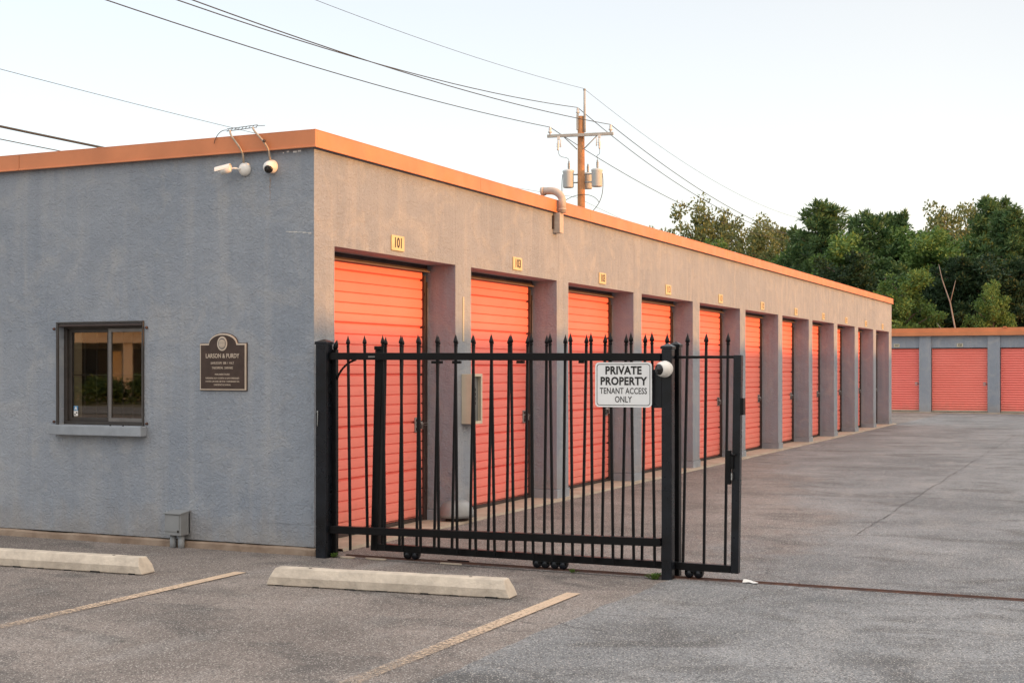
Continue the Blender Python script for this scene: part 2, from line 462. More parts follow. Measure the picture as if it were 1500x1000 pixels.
# slightly proud repaired skin low on the end wall, and hairline cracks
b = MB(); b.box(-.47, -.02, -.003, 0.0, .245, .405); b.box(-.47, -.02, -.0045, 0, .40, .409)
b.build('patched_render', M['stucco'], BL)
b = MB(); px, pz = -.27, 2.625
for i in range(9):
    nx, nz = px+.027, pz+random.uniform(-.009, .011)
    b.box(px, nx, -.0015, .001, min(pz, nz)-.0015, max(pz, nz)+.001); px, pz = nx, nz
for x, w, zz in ((-.300, .010, 3.262), (-.262, .022, 3.268), (-.20, .035, 3.262), (-.155, .03, 3.266)): MB().box(x, x+w, -.0015, .001, zz, zz+.008+.2*w).build('paint_flake', M['signwhite'], BL)
b.build('paint_crack', mat('pale_crack', (.55, .54, .52), .8), BL)
b = MB(); z = 3.075
for k in range(12):
    w = .0035*(1-k/14)*(1.2+math.sin(k*2.1)*.5); b.box(-.425-w+.002*math.sin(k), -.425+w+.002*math.sin(k), -.0013, .001, z-.017, z-.0005); z -= .017
b.build('drip_stain', mat('rust_runoff', (.30, .24, .20), .85), BL)
b = MB()
segs = 220; prev = None
for i in range(segs+1):
    xa = W+(.034-W)*i/segs
    d = .042+.010*mnoise.noise((xa*1.3, 0, 5))+.004*mnoise.noise((xa*11, 0, 5)); z = .056+.009*mnoise.noise((xa*2, 0, 9))+.004*mnoise.noise((xa*14, 2, 9))
    cur = [b.bm.verts.new(p) for p in ((xa, 0.02, -.05), (xa, -d-.008, -.05), (xa, -d, z-.012), (xa, -d+.01, z), (xa, .02, z))]
    if prev:
        for j in range(4): b.bm.faces.new((prev[j], prev[j+1], cur[j+1], cur[j]))
    else: b.bm.faces.new(cur)
    prev = cur
b.bm.faces.new(prev[::-1])
b.box(0.0, .034, 0.021, .30, -.05, .055)
b.build('footing', M['footing'], BL)
# orange coping with a drip lip, in lengths of sheet metal
b = MB(); J = [W-.04, -7.2, -3.1, .04]
for a, c in zip(J, J[1:]):
    b.box(a, c-.004 if c < 0 else c, -.04, -.002, 3.298, 3.425); b.box(a, c-.004 if c < 0 else c, -.052, -.04, 3.286, 3.300)
JY = [-.002, 3.0, 6.05, 9.1, 12.15, 15.2, 18.25, 21.3, 24.35, END+.04]
for a, c in zip(JY, JY[1:]):
    b.box(.002, .04, a, c-.003, 3.298, 3.425); b.box(.04, .052, a-(.05 if a < 0 else 0), c-.003, 3.286, 3.300)
b.box(W-.04, .04, -.04, .25, 3.425, 3.434); b.box(-.25, .04, .25, END+.04, 3.425, 3.434)
b.box(W-.04, -.002, END+.002, END+.04, 3.298, 3.425); b.box(W-.04, W-.002, 0, END, 3.298, 3.425)
b.build('roof_fascia', M['fascia'], BL, bevel=.003)
MB().box(W+.2, -DEP, .2, END-.2, 3.30, 3.355).build('roof', M['roof'], BL)

def door_profile(z0, z1, pitch, big, x, gd, up=True):
    """slatted curtain: list of (x,z) from bottom to top"""
    pr = []; n = int(round((z1-z0)/pitch)); p = (z1-z0)/n
    for i in range(n):
        za = z0+i*p; deep = (i % big == 0)
        g = gd*(1.9 if deep else 1.); h = .017 if deep else .008
        pr += [(x-g, za), (x-g, za+h*.5), (x, za+h*1.3), (x+.0015, za+p*.5), (x, za+p-.003)]
    pr.append((x-gd, z1)); return pr

for i, (a, c) in enumerate(OP):
    mid = (a+c)/2
    d = MB(); X = -.335
    pr = door_profile(.055, 2.46, .0925, 5 if i % 2 == 0 else 4, X, .014)
    y0, y1 = a-.03, c-.062
    prev = None
    for x, z in pr:
        cur = (d.bm.verts.new((x, y0, z)), d.bm.verts.new((x, y1, z)))
        if prev: d.bm.faces.new((prev[0], prev[1], cur[1], cur[0]))
        prev = cur
    dm = d.build('roll_up_door', M['door'], BL)
    MB().box(X-.02, X+.014, a-.03, c-.062, .024, .054, bev=.004).build('bottom_bar', M['darkgap'], dm)
    g = MB(); g.box(X-.015, X+.022, c-.061, c-.022, .024, 2.42); g.box(X-.02, X+.03, c-.0215, c-.001, .024, 2.36)
    for k in range(7): g.box(X+.0225, X+.030, c-.058, c-.044, .3+k*.32, .33+k*.32)
    g.build('door_guide', M['darkgap'], dm)
    MB().box(X+.031, X+.036, c-.010, c-.003, .07, 2.3).build('guide_edge', M['galv'], dm)
    h = MB(); h.box(X-.01, -.295, a+.001, c-.03, 2.466, 2.519)
    h.build('hood', M['darkgap'], dm)
    MB().box(-.30, -.275, a+.001, c-.012, 2.452, 2.4655, bev=.002).build('hood_edge', M['hoodtrim'], dm)
    l = MB(); lz = .965; ly = c-.16
    l.box(X+.003, X+.012, ly-.065, ly+.055, lz-.075, lz+.07, bev=.002)
    l.box(X+.012, X+.034, ly-.045, ly+.15, lz-.014, lz+.014, mi=1, bev=.003); l.box(X+.012, X+.022, ly-.05, ly-.02, lz-.06, lz-.03, mi=1); l.box(X+.012, X+.022, ly-.05, ly-.02, lz+.03, lz+.055, mi=1)
    l.lathe((X+.012, ly, lz+.01), (1, 0, 0), [(0, .022), (.014, .02), (.018, .012), (.018, 0)], 12)
    l.box(X+.02, X+.045, ly+.015, ly+.05, lz-.045, lz+.005, mi=1, bev=.004)
    l.tube([(X+.033, ly+.02, lz+.0), (X+.033, ly+.02, lz+.025), (X+.033, ly+.045, lz+.025), (X+.033, ly+.045, lz)], .004, 6)
    l.build('latch', [M['galv'], M['darkgap']], dm)
    for z in (.46, .93, 1.4, 1.86):
        pass
# number plates over the doors
NUM = ['101', '103', '103', '113', '113', '112', '113', '112', '112', '112', '112']
ORD = ['first', 'second', 'third', 'fourth', 'fifth', 'sixth', 'seventh', 'eighth', 'ninth', 'tenth', 'last']
plate_lab = ['yellow number plate reading 101 over the coral door nearest the corner']
for i in range(1, 11):
    plate_lab.append('small yellow number plate over the %s coral door along the long wall' % ORD[i])
for i, (a, c) in enumerate(OP):
    y = (a+c)/2-.035 if i else 1.36
    if i == 1: y = 3.97
    t = tag(MB().box(0.001, .012, y-.115, y+.115, 2.565, 2.70, bev=.002).build('number_plate', M['plate']), plate_lab[i], 'number plate', 'door number plates on the long wall')
    tx = MB().text(NUM[i], .125, at_x(y+.004, 2.632, .0125), .0008, .0035, .86)
    tx.build('numerals', M['ink'], t)

# office window in the end wall
wn = MB()
wn.box(wx0, wx1, .055, .10, wz0, wz0+.03); wn.box(wx0, wx1, .055, .10, wz1-.04, wz1)
wn.box(wx0, wx0+.035, .055, .10, wz0+.03, wz1-.04); wn.box(wx1-.03, wx1, .055, .10, wz0+.03, wz1-.04)
win = wn.build('window', M['bronzeframe'], BL, bevel=.002)
MB().box(wx0+.005, wx1-.005, -.012, .054, wz1-.022, wz1-.001, bev=.003).build('head_flashing', M['darkgap'], win)
b = MB(); b.box(wx0-.028, wx0-.0005, -.014, -.0005, wz0, wz1+.004); b.box(wx1+.0005, wx1+.016, -.016, -.0005, wz0, wz1+.004)
b.box(wx0-.028, wx1+.016, -.016, -.0005, wz1+.005, wz1+.02)
b.build('surround', M['bronzeframe'], win, bevel=.003)
xm = -2.165
def sash(x0, x1, y0, y1, m, w=.032):
    s = MB(); z0, z1 = wz0+.031, wz1-.041
    s.box(x0, x0+w, y0, y1, z0, z1); s.box(x1-w, x1, y0, y1, z0, z1)
    s.box(x0+w, x1-w, y0, y1, z0, z0+w); s.box(x0+w, x1-w, y0, y1, z1-w, z1)
    return s.build('sash', m, win, bevel=.002), (x0+w, x1-w, z0+w, z1-w)
for x0, x1, y0, y1, m in ((wx0+.036, xm, .080, .098, M['bronzeframe']), (xm+.0005, wx1-.031, .057, .078, M['greyalu'])):
    s, (a, c, e, f) = sash(x0, x1, y0, y1, m)
    yp = (y0+y1)/2
    MB().quad([(a, yp, e), (c, yp, e), (c, yp, f), (a, yp, f)]).build('pane', M['glass'], win)
    mu = MB()
    zm = 1.453
    mu.box(a, c, yp+.003, yp+.010, zm-.004, zm+.004)
    for k in (1, 2):
        xx = a+(c-a)*k/3; mu.box(xx-.003, xx+.003, yp+.0105, yp+.015, e, f)
    mu.build('muntin', M['greyalu'], win)
b = MB(); b.box(wx0-.05, wx1+.045, -.085, -.0006, .925, 1.011, bev=.008)
for x in (-2.04, -1.9): b.lathe((x, -.06, 1.0112), (0, 0, 1), [(0, .008), (.012, .008), (.014, .0)], 10, mi=1)
b.build('sill', [M['sill'], M['ink']], win)
for x in (wx0-.055, wx1+.045):
    for z in (1.035, 1.86): MB().lathe((x, -.001, z), (0, -1, 0), [(0, .012), (.012, .012), (.02, .007), (.02, 0)], 10).build('bolt', M['rust'], win)
b = MB(); b.box(wx0+.062, wx0+.155, .112, .116, wz0+.05, wz1-.05); b.box(wx0+.062, wx0+.155, .108, .111, wz0+.42, wz0+.43)
b.build('blind', M['blind'], win)
b = MB(); b.box(wx0+.088, wx0+.135, .0845, .0865, wz0+.075, wz0+.12); b.box(wx0+.088, wx0+.135, .0845, .0865, wz0+.1215, wz0+.165, mi=1)
b.text('A', .04, at_y(wx0+.1115, wz0+.142, .0843), .0003, .002, mi=2)
b.box(wx0+.094, wx0+.110, .0838, .0844, wz0+.083, wz0+.093, mi=3); b.box(wx0+.113, wx0+.130, .0838, .0844, wz0+.098, wz0+.110, mi=3)
b.build('sticker', [M['white'], M['sticker'], M['paper'], M['ink']], win)
# the office room behind the glass
b = MB(); b.box(-4.4, -.9, 3.2, 3.3, 0, 2.7); b.box(-4.5, -4.4, .2, 3.3, 0, 2.7); b.box(-.9, -.8, .2, 3.3, 0, 2.7); b.box(-4.4, -.9, .2, 3.2, 2.6, 2.7); b.box(-4.4, -.9, .2, 3.2, -.02, .03)
b.box(-1.9, -1.82, .6, .7, .03, 2.6)
b.build('office_lining', M['room'], BL)

# ------------------------------------------------------------------ things fixed to the end wall
PQ = thing('plaque', 'dark bronze plaque with arched top and pale raised lettering on grey wall', 'plaque', (-.885, -.001, 1.33))
def plq(inset):
    x0, x1, z0, z1 = -1.117+inset, -.652-inset, 1.328+inset, 1.715-inset
    cx = -.8845; hw = .142-inset*.4; rise = .085
    pts = [(x0, z0), (x1, z0), (x1, z1)]
    for i in range(17):
        t = math.pi*i/16
        pts.append((cx+hw*math.cos(t), z1+rise*math.sin(t)))
    pts.append((x0, z1)); return pts
MB().prism(plq(0), -.020, -.001).build('border', M['gilt'], PQ, bevel=.002)
MB().prism(plq(.012), -.024, -.0203).build('panel', M['bronze'], PQ)
MB().prism(plq(-.006), -.008, -.0005).build('backing', M['bronze'], PQ)
cx = -.8845
MB().text('LARSON & PURDY', .052, at_y(cx, 1.612, -.0245), .0015, .0004, .80).build('lettering', M['gilt'], PQ)
MB().text('SAMLEDOPE  EBR  I  VALT', .028, at_y(cx, 1.553, -.0245), .0012, .0, .74).build('lettering', M['gilt'], PQ)
MB().text('TARDERDAL  SARVARE', .028, at_y(cx, 1.513, -.0245), .0012, .0, .74).build('lettering', M['gilt'], PQ)
MB().text('MARLANDE STALIND', .020, at_y(cx, 1.459, -.0245), .0012, 0, .8).build('lettering', M['gilt'], PQ)
MB().text('DARDERING ELD I CUDIEDAL & SLATI EVINDIGARD', .019, at_y(cx, 1.427, -.0245), .0012, 0, .78).build('lettering', M['gilt'], PQ)
MB().text('I PARTEDL UN FUDRL DIR VI DE T FUDRGINARIED DES', .019, at_y(cx, 1.400, -.0245), .0012, 0, .74).build('lettering', M['gilt'], PQ)
MB().text('DARDIEDICD & DARIDAL', .019, at_y(cx, 1.372, -.0245), .0012, 0, .8).build('lettering', M['gilt'], PQ)
e = MB()
def ell(cx, cz, a, c, n=28): return [(cx+a*math.cos(2*math.pi*i/n), cz+c*math.sin(2*math.pi*i/n)) for i in range(n)]
e.prism(ell(cx, 1.715, .05, .060), -.028, -.0245)
e.prism(ell(cx, 1.715, .038, .047), -.030, -.0282, mi=1)
for k in range(7):
    a = cx-.026+k*.0087; hh = .03*math.sqrt(max(.1, 1-((k-3)/3.6)**2))+.006
    e.box(a-.0028, a+.0028, -.032, -.0302, 1.715-hh, 1.715+hh)
e.box(cx-.03, cx+.03, -.0335, -.0322, 1.70, 1.706); e.box(cx-.025, cx+.025, -.0335, -.0322, 1.735, 1.74)
e.build('emblem', [M['gilt'], M['greyalu']], PQ)

UB = thing('utility_box', 'small grey utility box on two stub conduits at the wall foot', 'utility box', (-1.31, -.1, 0))
b = MB(); b.box(-1.395, -1.225, -.135, -.012, .11, .30, bev=.004); b.box(-1.235, -1.225, -.03, -.001, .12, .29)
b.build('housing', M['utilbox'], UB)
b = MB(); b.prism([(-.150, .298), (-.004, .314), (-.004, .303), (-.150, .287)], -1.402, -1.218, 'x'); b.build('lid', M['utilbox'], UB, bevel=.002)
b = MB(); b.box(-1.386, -1.240, -.141, -.1355, .142, .280, bev=.002); b.box(-1.256, -1.242, -.146, -.1413, .135, .155, mi=1); b.build('cover', [M['utilbox'], M['ink']], UB)
for x in (-1.352, -1.268): MB().tube([(x, -.075, -.02), (x, -.075, .1095)], .027, 16).build('conduit', M['conduit'], UB)

# cameras under the roof edge
def cam_base(root, x, z):
    MB().lathe((x, -.001, z), (0, -1, 0), [(0, .056), (.012, .057), (.028, .052), (.040, .040), (.046, .02), (.046, 0)], 24).build('mount', M['white'], root)
def pipe(root, pts, r, m, name='conduit'):
    MB().tube(pts, r, 8).build(name, m, root)
def bez(p0, p1, p2, p3, n=12):
    p0, p1, p2, p3 = map(Vector, (p0, p1, p2, p3)); o = []
    for i in range(n+1):
        t = i/n; o.append(p0*(1-t)**3+p1*3*t*(1-t)**2+p2*3*t*t*(1-t)+p3*t**3)
    return o
CA = thing('bullet_camera', 'white bullet security camera pointing left from a round mount under the roof edge', 'security camera', (-.666, -.05, 3.155))
cam_base(CA, -.666, 3.155)
MB().tube([(-.690, -.045, 3.152), (-.725, -.075, 3.158), (-.755, -.085, 3.155)], .008, 8).build('arm', M['white'], CA)
ax = Vector((-.93, -.25, -.22)).normalized(); o = Vector((-.752, -.085, 3.158))
MB().lathe(o, ax, [(0, 0), (0, .026), (.012, .034), (.088, .036), (.088, .031), (.075, .029), (.075, 0)], 20).build('body', M['white'], CA)
hood = MB(); u = Vector((0, 0, 1)); side = ax.cross(u).normalized(); up = side.cross(ax)
pp = []
for d, wv in ((.0, .75), (.13, 1.0)):
    pp.append([o+ax*d+side*(.040*wv*math.cos(a))+up*(.040*math.sin(a)) for a in [math.pi*k/10 for k in range(11)]])
for A, B in zip(pp, pp[1:]):
    for k in range(10): hood.quad([A[k], A[k+1], B[k+1], B[k]])
ho = hood.build('hood', M['white'], CA); sm = ho.modifiers.new('thick', 'SOLIDIFY'); sm.thickness = .003
MB().lathe(o, ax, [(.076, 0), (.076, .028), (.079, .026), (.079, 0)], 16).build('lens', M['lens'], CA)
pipe(CA, [(-.664, -.030, 3.205)]+bez((-.664, -.040, 3.27), (-.67, -.085, 3.36), (-.77, -.09, 3.42), (-.80, -.03, 3.482)), .0085, M['rustyconduit'])
b = MB()
for dz in (0, .018): b.tube([(-.835, -.03, 3.478+dz), (-.54, -.02, 3.492+dz)], .003, 6)
for k in range(9):
    x = -.83+k*.036; z = 3.478+.014*k*.036/.29
    b.tube([(x, -.03, z), (x+.018, -.03, z+.018)], .0022, 5)
b.tube([(-.54, -.02, 3.502), (-.46, -.02, 3.500)], .0025, 5)
b.tube(bez((-.835, -.03, 3.487), (-.90, -.03, 3.50), (-.935, -.05, 3.44), (-.945, -.055, 3.38)), .003, 6)
b.build('cable_rack', M['darkgap'], CA)
CB = thing('dome_camera', 'white turret security camera with black eye beside the roof corner', 'security camera', (-.402, -.05, 3.155))
cam_base(CB, -.402, 3.16)
MB().lathe((-.402, -.035, 3.155), (.05, -.92, -.32), [(-.02, .052), (.0, .052), (.03, .047), (.05, .036), (.058, .02), (.058, 0)], 24).build('body', M['white'], CB)
MB().lathe((-.392, -.062, 3.137), (.15, -.85, -.42), [(0, .036), (.022, .034), (.03, .026), (.028, .012), (.034, .009), (.034, 0)], 20).build('eye', M['lens'], CB)
pipe(CB, [(-.402, -.030, 3.205)]+bez((-.404, -.045, 3.28), (-.41, -.095, 3.37), (-.52, -.09, 3.43), (-.575, -.03, 3.490)), .0085, M['rustyconduit'])
MB().lathe((-.43, -.082, 3.352), (.3, .2, .9), [(0, .013), (.02, .013)], 10).build('clamp', M['darkgap'], CB)

# ------------------------------------------------------------------ things fixed to the long front
VP = thing('vent_pipe', 'beige bent vent pipe rising from a small box over the roof edge', 'vent pipe', (.05, 5.02, 3.06))
MB().box(.004, .088, 4.965, 5.075, 3.055, 3.285, bev=.004).build('box', M['vent'], VP)
b = MB()
cv = [(.094, 5.02, 3.286), (.094, 5.02, 3.42)]+[(.094-.16*(1-math.cos(a)), 5.02, 3.42+.125*math.sin(a)) for a in [math.pi/2*k/9 for k in range(1, 10)]]+[(-.13, 5.02, 3.545)]
b.tube(cv, .043, 18); b.tube([(-.131, 5.02, 3.545), (-.165, 5.02, 3.543)], .048, 18)
b.tube([(.094, 5.02, 3.315), (.094, 5.02, 3.335)], .047, 18)
b.build('pipe', M['vent'], VP)
MB().tube([(-.1, 5.0, 3.50), (-.12, 4.80, 3.44)], .006, 6).build('stay', M['darkgap'], VP)
MB().box(.0005, .02, 4.94, 4.964, 3.10, 3.25).build('bracket', M['darkgap'], VP)

KB = thing('intercom_box', 'cream metal intercom box with framed open front mounted on the second pillar', 'intercom', (.0, 2.76, .96))
b = MB(); b.box(.001, .10, 2.648, 2.654, .965, 1.455); b.box(.001, .10, 2.884, 2.89, .965, 1.455); b.box(.001, .10, 2.6545, 2.8835, 1.449, 1.455); b.box(.001, .10, 2.6545, 2.8835, .965, .971); b.box(.001, .006, 2.6545, 2.8835, .9715, 1.4485)
b.build('housing', M['cream'], KB, bevel=.001)
b = MB(); b.box(.1005, .112, 2.645, 2.672, .962, 1.458); b.box(.1005, .112, 2.866, 2.893, .962, 1.458); b.box(.1005, .112, 2.6725, 2.8655, 1.43, 1.458); b.box(.1005, .112, 2.6725, 2.8655, .962, .99)
b.build('front_frame', M['cream'], KB, bevel=.002)
b = MB(); b.box(.06, .066, 2.6545, 2.8835, .972, 1.448); b.build('keypad_panel', M['greysteel'], KB)
b = MB()
for r in range(4):
    for c in range(3): b.box(.0665, .074, 2.70+c*.045, 2.73+c*.045, 1.15+r*.045, 1.18+r*.045)
b.build('keys', M['ink'], KB)
tag(MB().box(.001, .007, 2.668, 2.700, 1.777, 2.215, bev=.001).build('marker_strip', M['blind']), 'narrow cream perforated strip fixed upright on the second pillar', 'strip')
b = MB()
for k in range(24): b.lathe((.0072, 2.689, 1.79+k*.0178), (1, 0, 0), [(0, .0035), (.0008, .0035), (.0008, 0)], 6)
b.build('perforations', M['ink'], bpy.data.objects['marker_strip'])
CG = thing('corner_guard', 'rounded grey steel guard wrapped low around the foot of the second pillar', 'bumper', (0, 2.64, 0))
b = MB(); n = 28; m_ = 10
rings = []
for j in range(m_+1):
    f = math.pi/2*j/m_; rr = math.cos(f)**.55 if j < m_ else .0; zz = .055+.17*math.sin(f)
    rings.append([b.bm.verts.new((-.03+.17*rr*math.cos(2*math.pi*i/n), 2.60+.19*rr*math.sin(2*math.pi*i/n)-.0, zz)) for i in range(n)] if j < m_ else [b.bm.verts.new((-.03, 2.60, zz))])
for A, B in zip(rings, rings[1:]):
    for i in range(n):
        q = list(dict.fromkeys([A[i], A[(i+1) % n], B[(i+1) % len(B)], B[i % len(B)]]))
        f = b.bm.faces.new(q); f.smooth = True
b.bm.faces.new(rings[0][::-1])
b.build('shell', M['greysteel'], CG)
b = MB(); b.tube([(-.03, 2.60, .022), (-.03, 2.60, .0545)], .12, 20); b.build('foot', M['darkgap'], CG)

# ------------------------------------------------------------------ gate
YF = -.01; YS = .075
def picket_meshes():
    p = MB(); p.tube([(0, 0, 0), (0, 0, 1.65)], .0085, square=True)
    f = MB(); f.lathe((0, 0, 1.65), (0, 0, 1), [(0, .011), (.008, .014), (.012, .014), (.02, .010), (.028, .018), (.045, .016), (.075, .006), (.098, .0)], 8)
    return p.mesh('picket', M['black']), f.mesh('finial', M['black'])
PM, FM = picket_meshes()
def put_picket(root, x, y, z, lean, scale=1., yaw=0.):
    p = link('picket', PM, root); l = root_loc(root)
    p.location = (x-l.x, y-l.y, z-l.z); p.rotation_euler = (0, lean, 0); p.scale = (1, 1, scale)
    f = link('finial', FM, p); return p, f

FP = thing('fence_panel', 'fixed black picket fence panel between the corner post and the sign post', 'fence', (1.5, YF, 0))
b = MB()
b.tube([(.188, YF-.035, 1.606), (2.951, YF-.035, 1.588)], .028, square=True)
b.build('top_rail', M['black'], FP, bevel=.002)
b = MB(); b.tube([(.150, YF-.035, .224), (2.951, YF-.035, .268)], .029, square=True); b.build('lower_rail', M['black'], FP, bevel=.002)
b = MB(); b.tube([(.205, YF, .02), (.205, YF, 1.66)], .019, square=True); b.lathe((.205, YF, 1.66), (.25, 0, 1), [(0, .016), (.02, .022), (.05, .016), (.08, 0)], 8); b.build('end_stile', M['black'], FP)
b = MB(); b.tube(bez((.222, YF, 1.42), (.25, YF, 1.50), (.32, YF, 1.56), (.40, YF, 1.578)), .009, 8); b.build('brace', M['black'], FP)
rp = random.Random(11)
for i in range(17):
    xt = .323+.159*i; z0 = .062 if i == 0 else .09+rp.uniform(-.01, .01)
    sc = (1.775-z0)/1.748
    lean = -(.022+rp.uniform(-.008, .008))/1.7
    p, f = put_picket(FP, xt+.024, YF, z0, lean, sc)
    if i == 2: f.rotation_euler = (0, .0, 0)
for x, w in ((1.10, .09), (1.28, .07), (1.82, .06), (2.32, .04)): MB().box(x, x+w, YF-.05, YF-.02, 1.545, 1.566, bev=.004).build('clip', M['black'], FP)
MB().box(.55, .61, YF-.0665, YF-.0637, 1.594, 1.606).build('tag', M['greyalu'], FP)

SG = thing('sliding_gate', 'black wrought iron sliding gate with bottom rollers behind the fixed panel', 'gate', (1.9, YS, 0))
def sheared(x0, x1, y0, y1, z0, z1, dx):
    m = MB(); m.box(x0, x1, y0, y1, z0, z1)
    for v in m.bm.verts:
        if v.co.z > (z0+z1)/2: v.co.x += dx
    return m
m = sheared(.500, .562, YS-.03, YS+.03, .062, 1.655, .042)
m.build('stile', M['black'], SG, bevel=.003)
m = MB(); m.box(.536, .606, YS-.036, YS+.036, 1.6555, 1.685, bev=.004); m.build('stile_cap', M['black'], SG)
m = sheared(3.432, 3.488, YS-.028, YS+.028, .062, 1.602, .022); m.build('stile', M['blackworn'], SG, bevel=.003)
MB().box(.5625, 3.431, YS-.027, YS+.027, .064, .117, bev=.003).build('bottom_rail', M['black'], SG)
MB().box(.5825, 3.453, YS-.012, YS+.012, 1.578, 1.598, bev=.002).build('top_rail', M['black'], SG)
for i in range(19):
    xt = .619+.1553*i; z0 = .118
    put_picket(SG, xt-.028, YS, z0, (.028+rp.uniform(-.010, .010))/1.65, (1.765-z0)/1.748)
lk = MB(); lk.box(3.402, 3.436, YS-.046, YS-.006, .69, .93, bev=.003); lk.box(3.438, 3.458, YS-.05, YS-.029, .80, .90)
lk.box(3.442, 3.456, YS-.06, YS-.045, .72, .775, mi=1, bev=.003); lk.tube([(3.44, YS-.052, .90), (3.475, YS-.052, .90)], .008, 8)
lk.build('lock', [M['black'], M['galv']], SG)
m = MB(); m.box(3.503, 3.526, YS-.03, YS+.03, 1.18, 1.30, bev=.003); m.build('strike_plate', M['black'], SG)
for x in (.86, 1.97, 2.115, 3.16):
    c = MB(); c.box(x-.066, x+.066, YS-.024, YS+.024, .040, .0635, bev=.003); c = c.build('roller_carriage', M['black'], SG)
    for dx in (-.034, .034):
        MB().lathe((x+dx, YS-.030, .043), (0, 1, 0), [(0, 0), (0, .012), (.006, .018), (.006, .030), (.012, .033), (.024, .029), (.036, .033), (.054, .030), (.054, .018), (.06, .012), (.06, 0)], 18).build('wheel', M['blackworn'], c)

def square_post(name, label, x, y, s, h, m, cap=True, grp='posts of the gateway'):
    p = thing(name, label, 'post', (x, y, 0), grp)
    MB().box(x-s/2, x+s/2, y-s/2, y+s/2, -.1, h-.035, bev=.006).build('shaft', m, p)
    c = MB(); k = s/2+.006
    c.box(x-k, x+k, y-k, y+k, h-.0345, h-.015)
    vs = [c.bm.verts.new((x+a, y+bb, h-.0149)) for a, bb in ((-k, -k), (k, -k), (k, k), (-k, k))]; tv = c.bm.verts.new((x, y, h+.008))
    for i in range(4): c.bm.faces.new((vs[i], vs[(i+1) % 4], tv))
    c.bm.faces.new(vs[::-1])
    c.build('post_cap', m, p, bevel=.002)
    return p
CP = square_post('gate_post', 'tall black square post standing against the building corner', .135, -.06, .10, 1.735, M['blackworn'])
b = MB(); b.box(.092, .178, -.118, -.1105, .0, .10); b.build('foot_plate', M['blackworn'], CP)
b = MB(); b.tube(bez((.10, -.1125, 1.16), (.118, -.125, 1.20), (.112, -.125, 1.11), (.104, -.1125, 1.05)), .004, 6); b.build('hook', M['greysteel'], CP)
SP = square_post('gate_post', 'black square post carrying the sign and turret camera', 2.991, -.01, .076, 1.68, M['blackworn'])
MB().box(2.878, 2.9525, -.044, .0, 1.225, 1.50, bev=.004).build('mount_plate', M['blackworn'], SP)
RP = square_post('gate_post', 'black guide post just behind the sign post with gate passing between', 2.993, .172, .064, 1.697, M['black'])
TC = thing('turret_camera', 'round white turret camera with black face on the sign post', 'security camera', (2.985, -.06, 1.505))
MB().lathe((2.989, -.0485, 1.503), (-.2, -1, 0), [(0, .046), (.008, .058), (.022, .060), (.030, .057)], 28).build('mount', M['white'], TC)
MB().lathe((2.981, -.072, 1.503), (-.42, -.9, -.06), [(-.055, .03), (-.045, .047), (-.02, .057), (.0, .058), (.028, .054), (.046, .044), (.050, .040), (.050, 0)], 28).build('body', M['white'], TC)
MB().lathe((2.981, -.072, 1.503), (-.42, -.9, -.06), [(.0505, .039), (.056, .038), (.062, .03), (.064, .012), (.066, .012), (.066, 0)], 24).build('face', M['lens'], TC)

SN = thing('sign', 'white rectangular PRIVATE PROPERTY sign hung on the fence panel', 'sign', (2.677, -.09, 1.23))
def rrect(x0, x1, z0, z1, r, n=6):
    pts = []
    for cx_, cz_, a0 in ((x1-r, z0+r, -90), (x1-r, z1-r, 0), (x0+r, z1-r, 90), (x0+r, z0+r, 180)):
        for k in range(n+1):
            a = R(a0+90*k/n); pts.append((cx_+r*math.cos(a), cz_+r*math.sin(a)))
    return pts
sx0, sx1, sz0, sz1 = 2.462, 2.894, 1.229, 1.552; ys = -.084
MB().prism(rrect(sx0, sx1, sz0, sz1, .028), ys, ys+.004).build('panel', M['signwhite'], SN)
bd = MB(); A = rrect(sx0+.012, sx1-.012, sz0+.012, sz1-.012, .022); B = rrect(sx0+.0165, sx1-.0165, sz0+.0165, sz1-.0165, .018)
va = [bd.bm.verts.new((x, ys-.0008, z)) for x, z in A]; vb = [bd.bm.verts.new((x, ys-.0008, z)) for x, z in B]
for i in range(len(A)): bd.bm.faces.new((va[i], va[(i+1) % len(A)], vb[(i+1) % len(A)], vb[i]))
bd.build('border_line', M['ink'], SN)
cx = (sx0+sx1)/2
MB().text('PRIVATE', .079, at_y(cx, 1.491, ys-.001), .0004, .0028, .90, spacing=1.06).build('lettering', M['ink'], SN)
MB().text('PROPERTY', .079, at_y(cx, 1.414, ys-.001), .0004, .0028, .90, spacing=1.06).build('lettering', M['ink'], SN)
MB().text('TENANT ACCESS', .062, at_y(cx, 1.344, ys-.001), .0004, .0006, .73, spacing=1.04).build('lettering', M['ink'], SN)
MB().text('ONLY', .062, at_y(cx, 1.283, ys-.001), .0004, .0006, .76, spacing=1.04).build('lettering', M['ink'], SN)

for z in (1.535, 1.246): MB().lathe((cx, ys-.0005, z), (0, -1, 0), [(0, .006), (.003, .005), (.004, 0)], 10).build('bolt', M['galv'], SN)

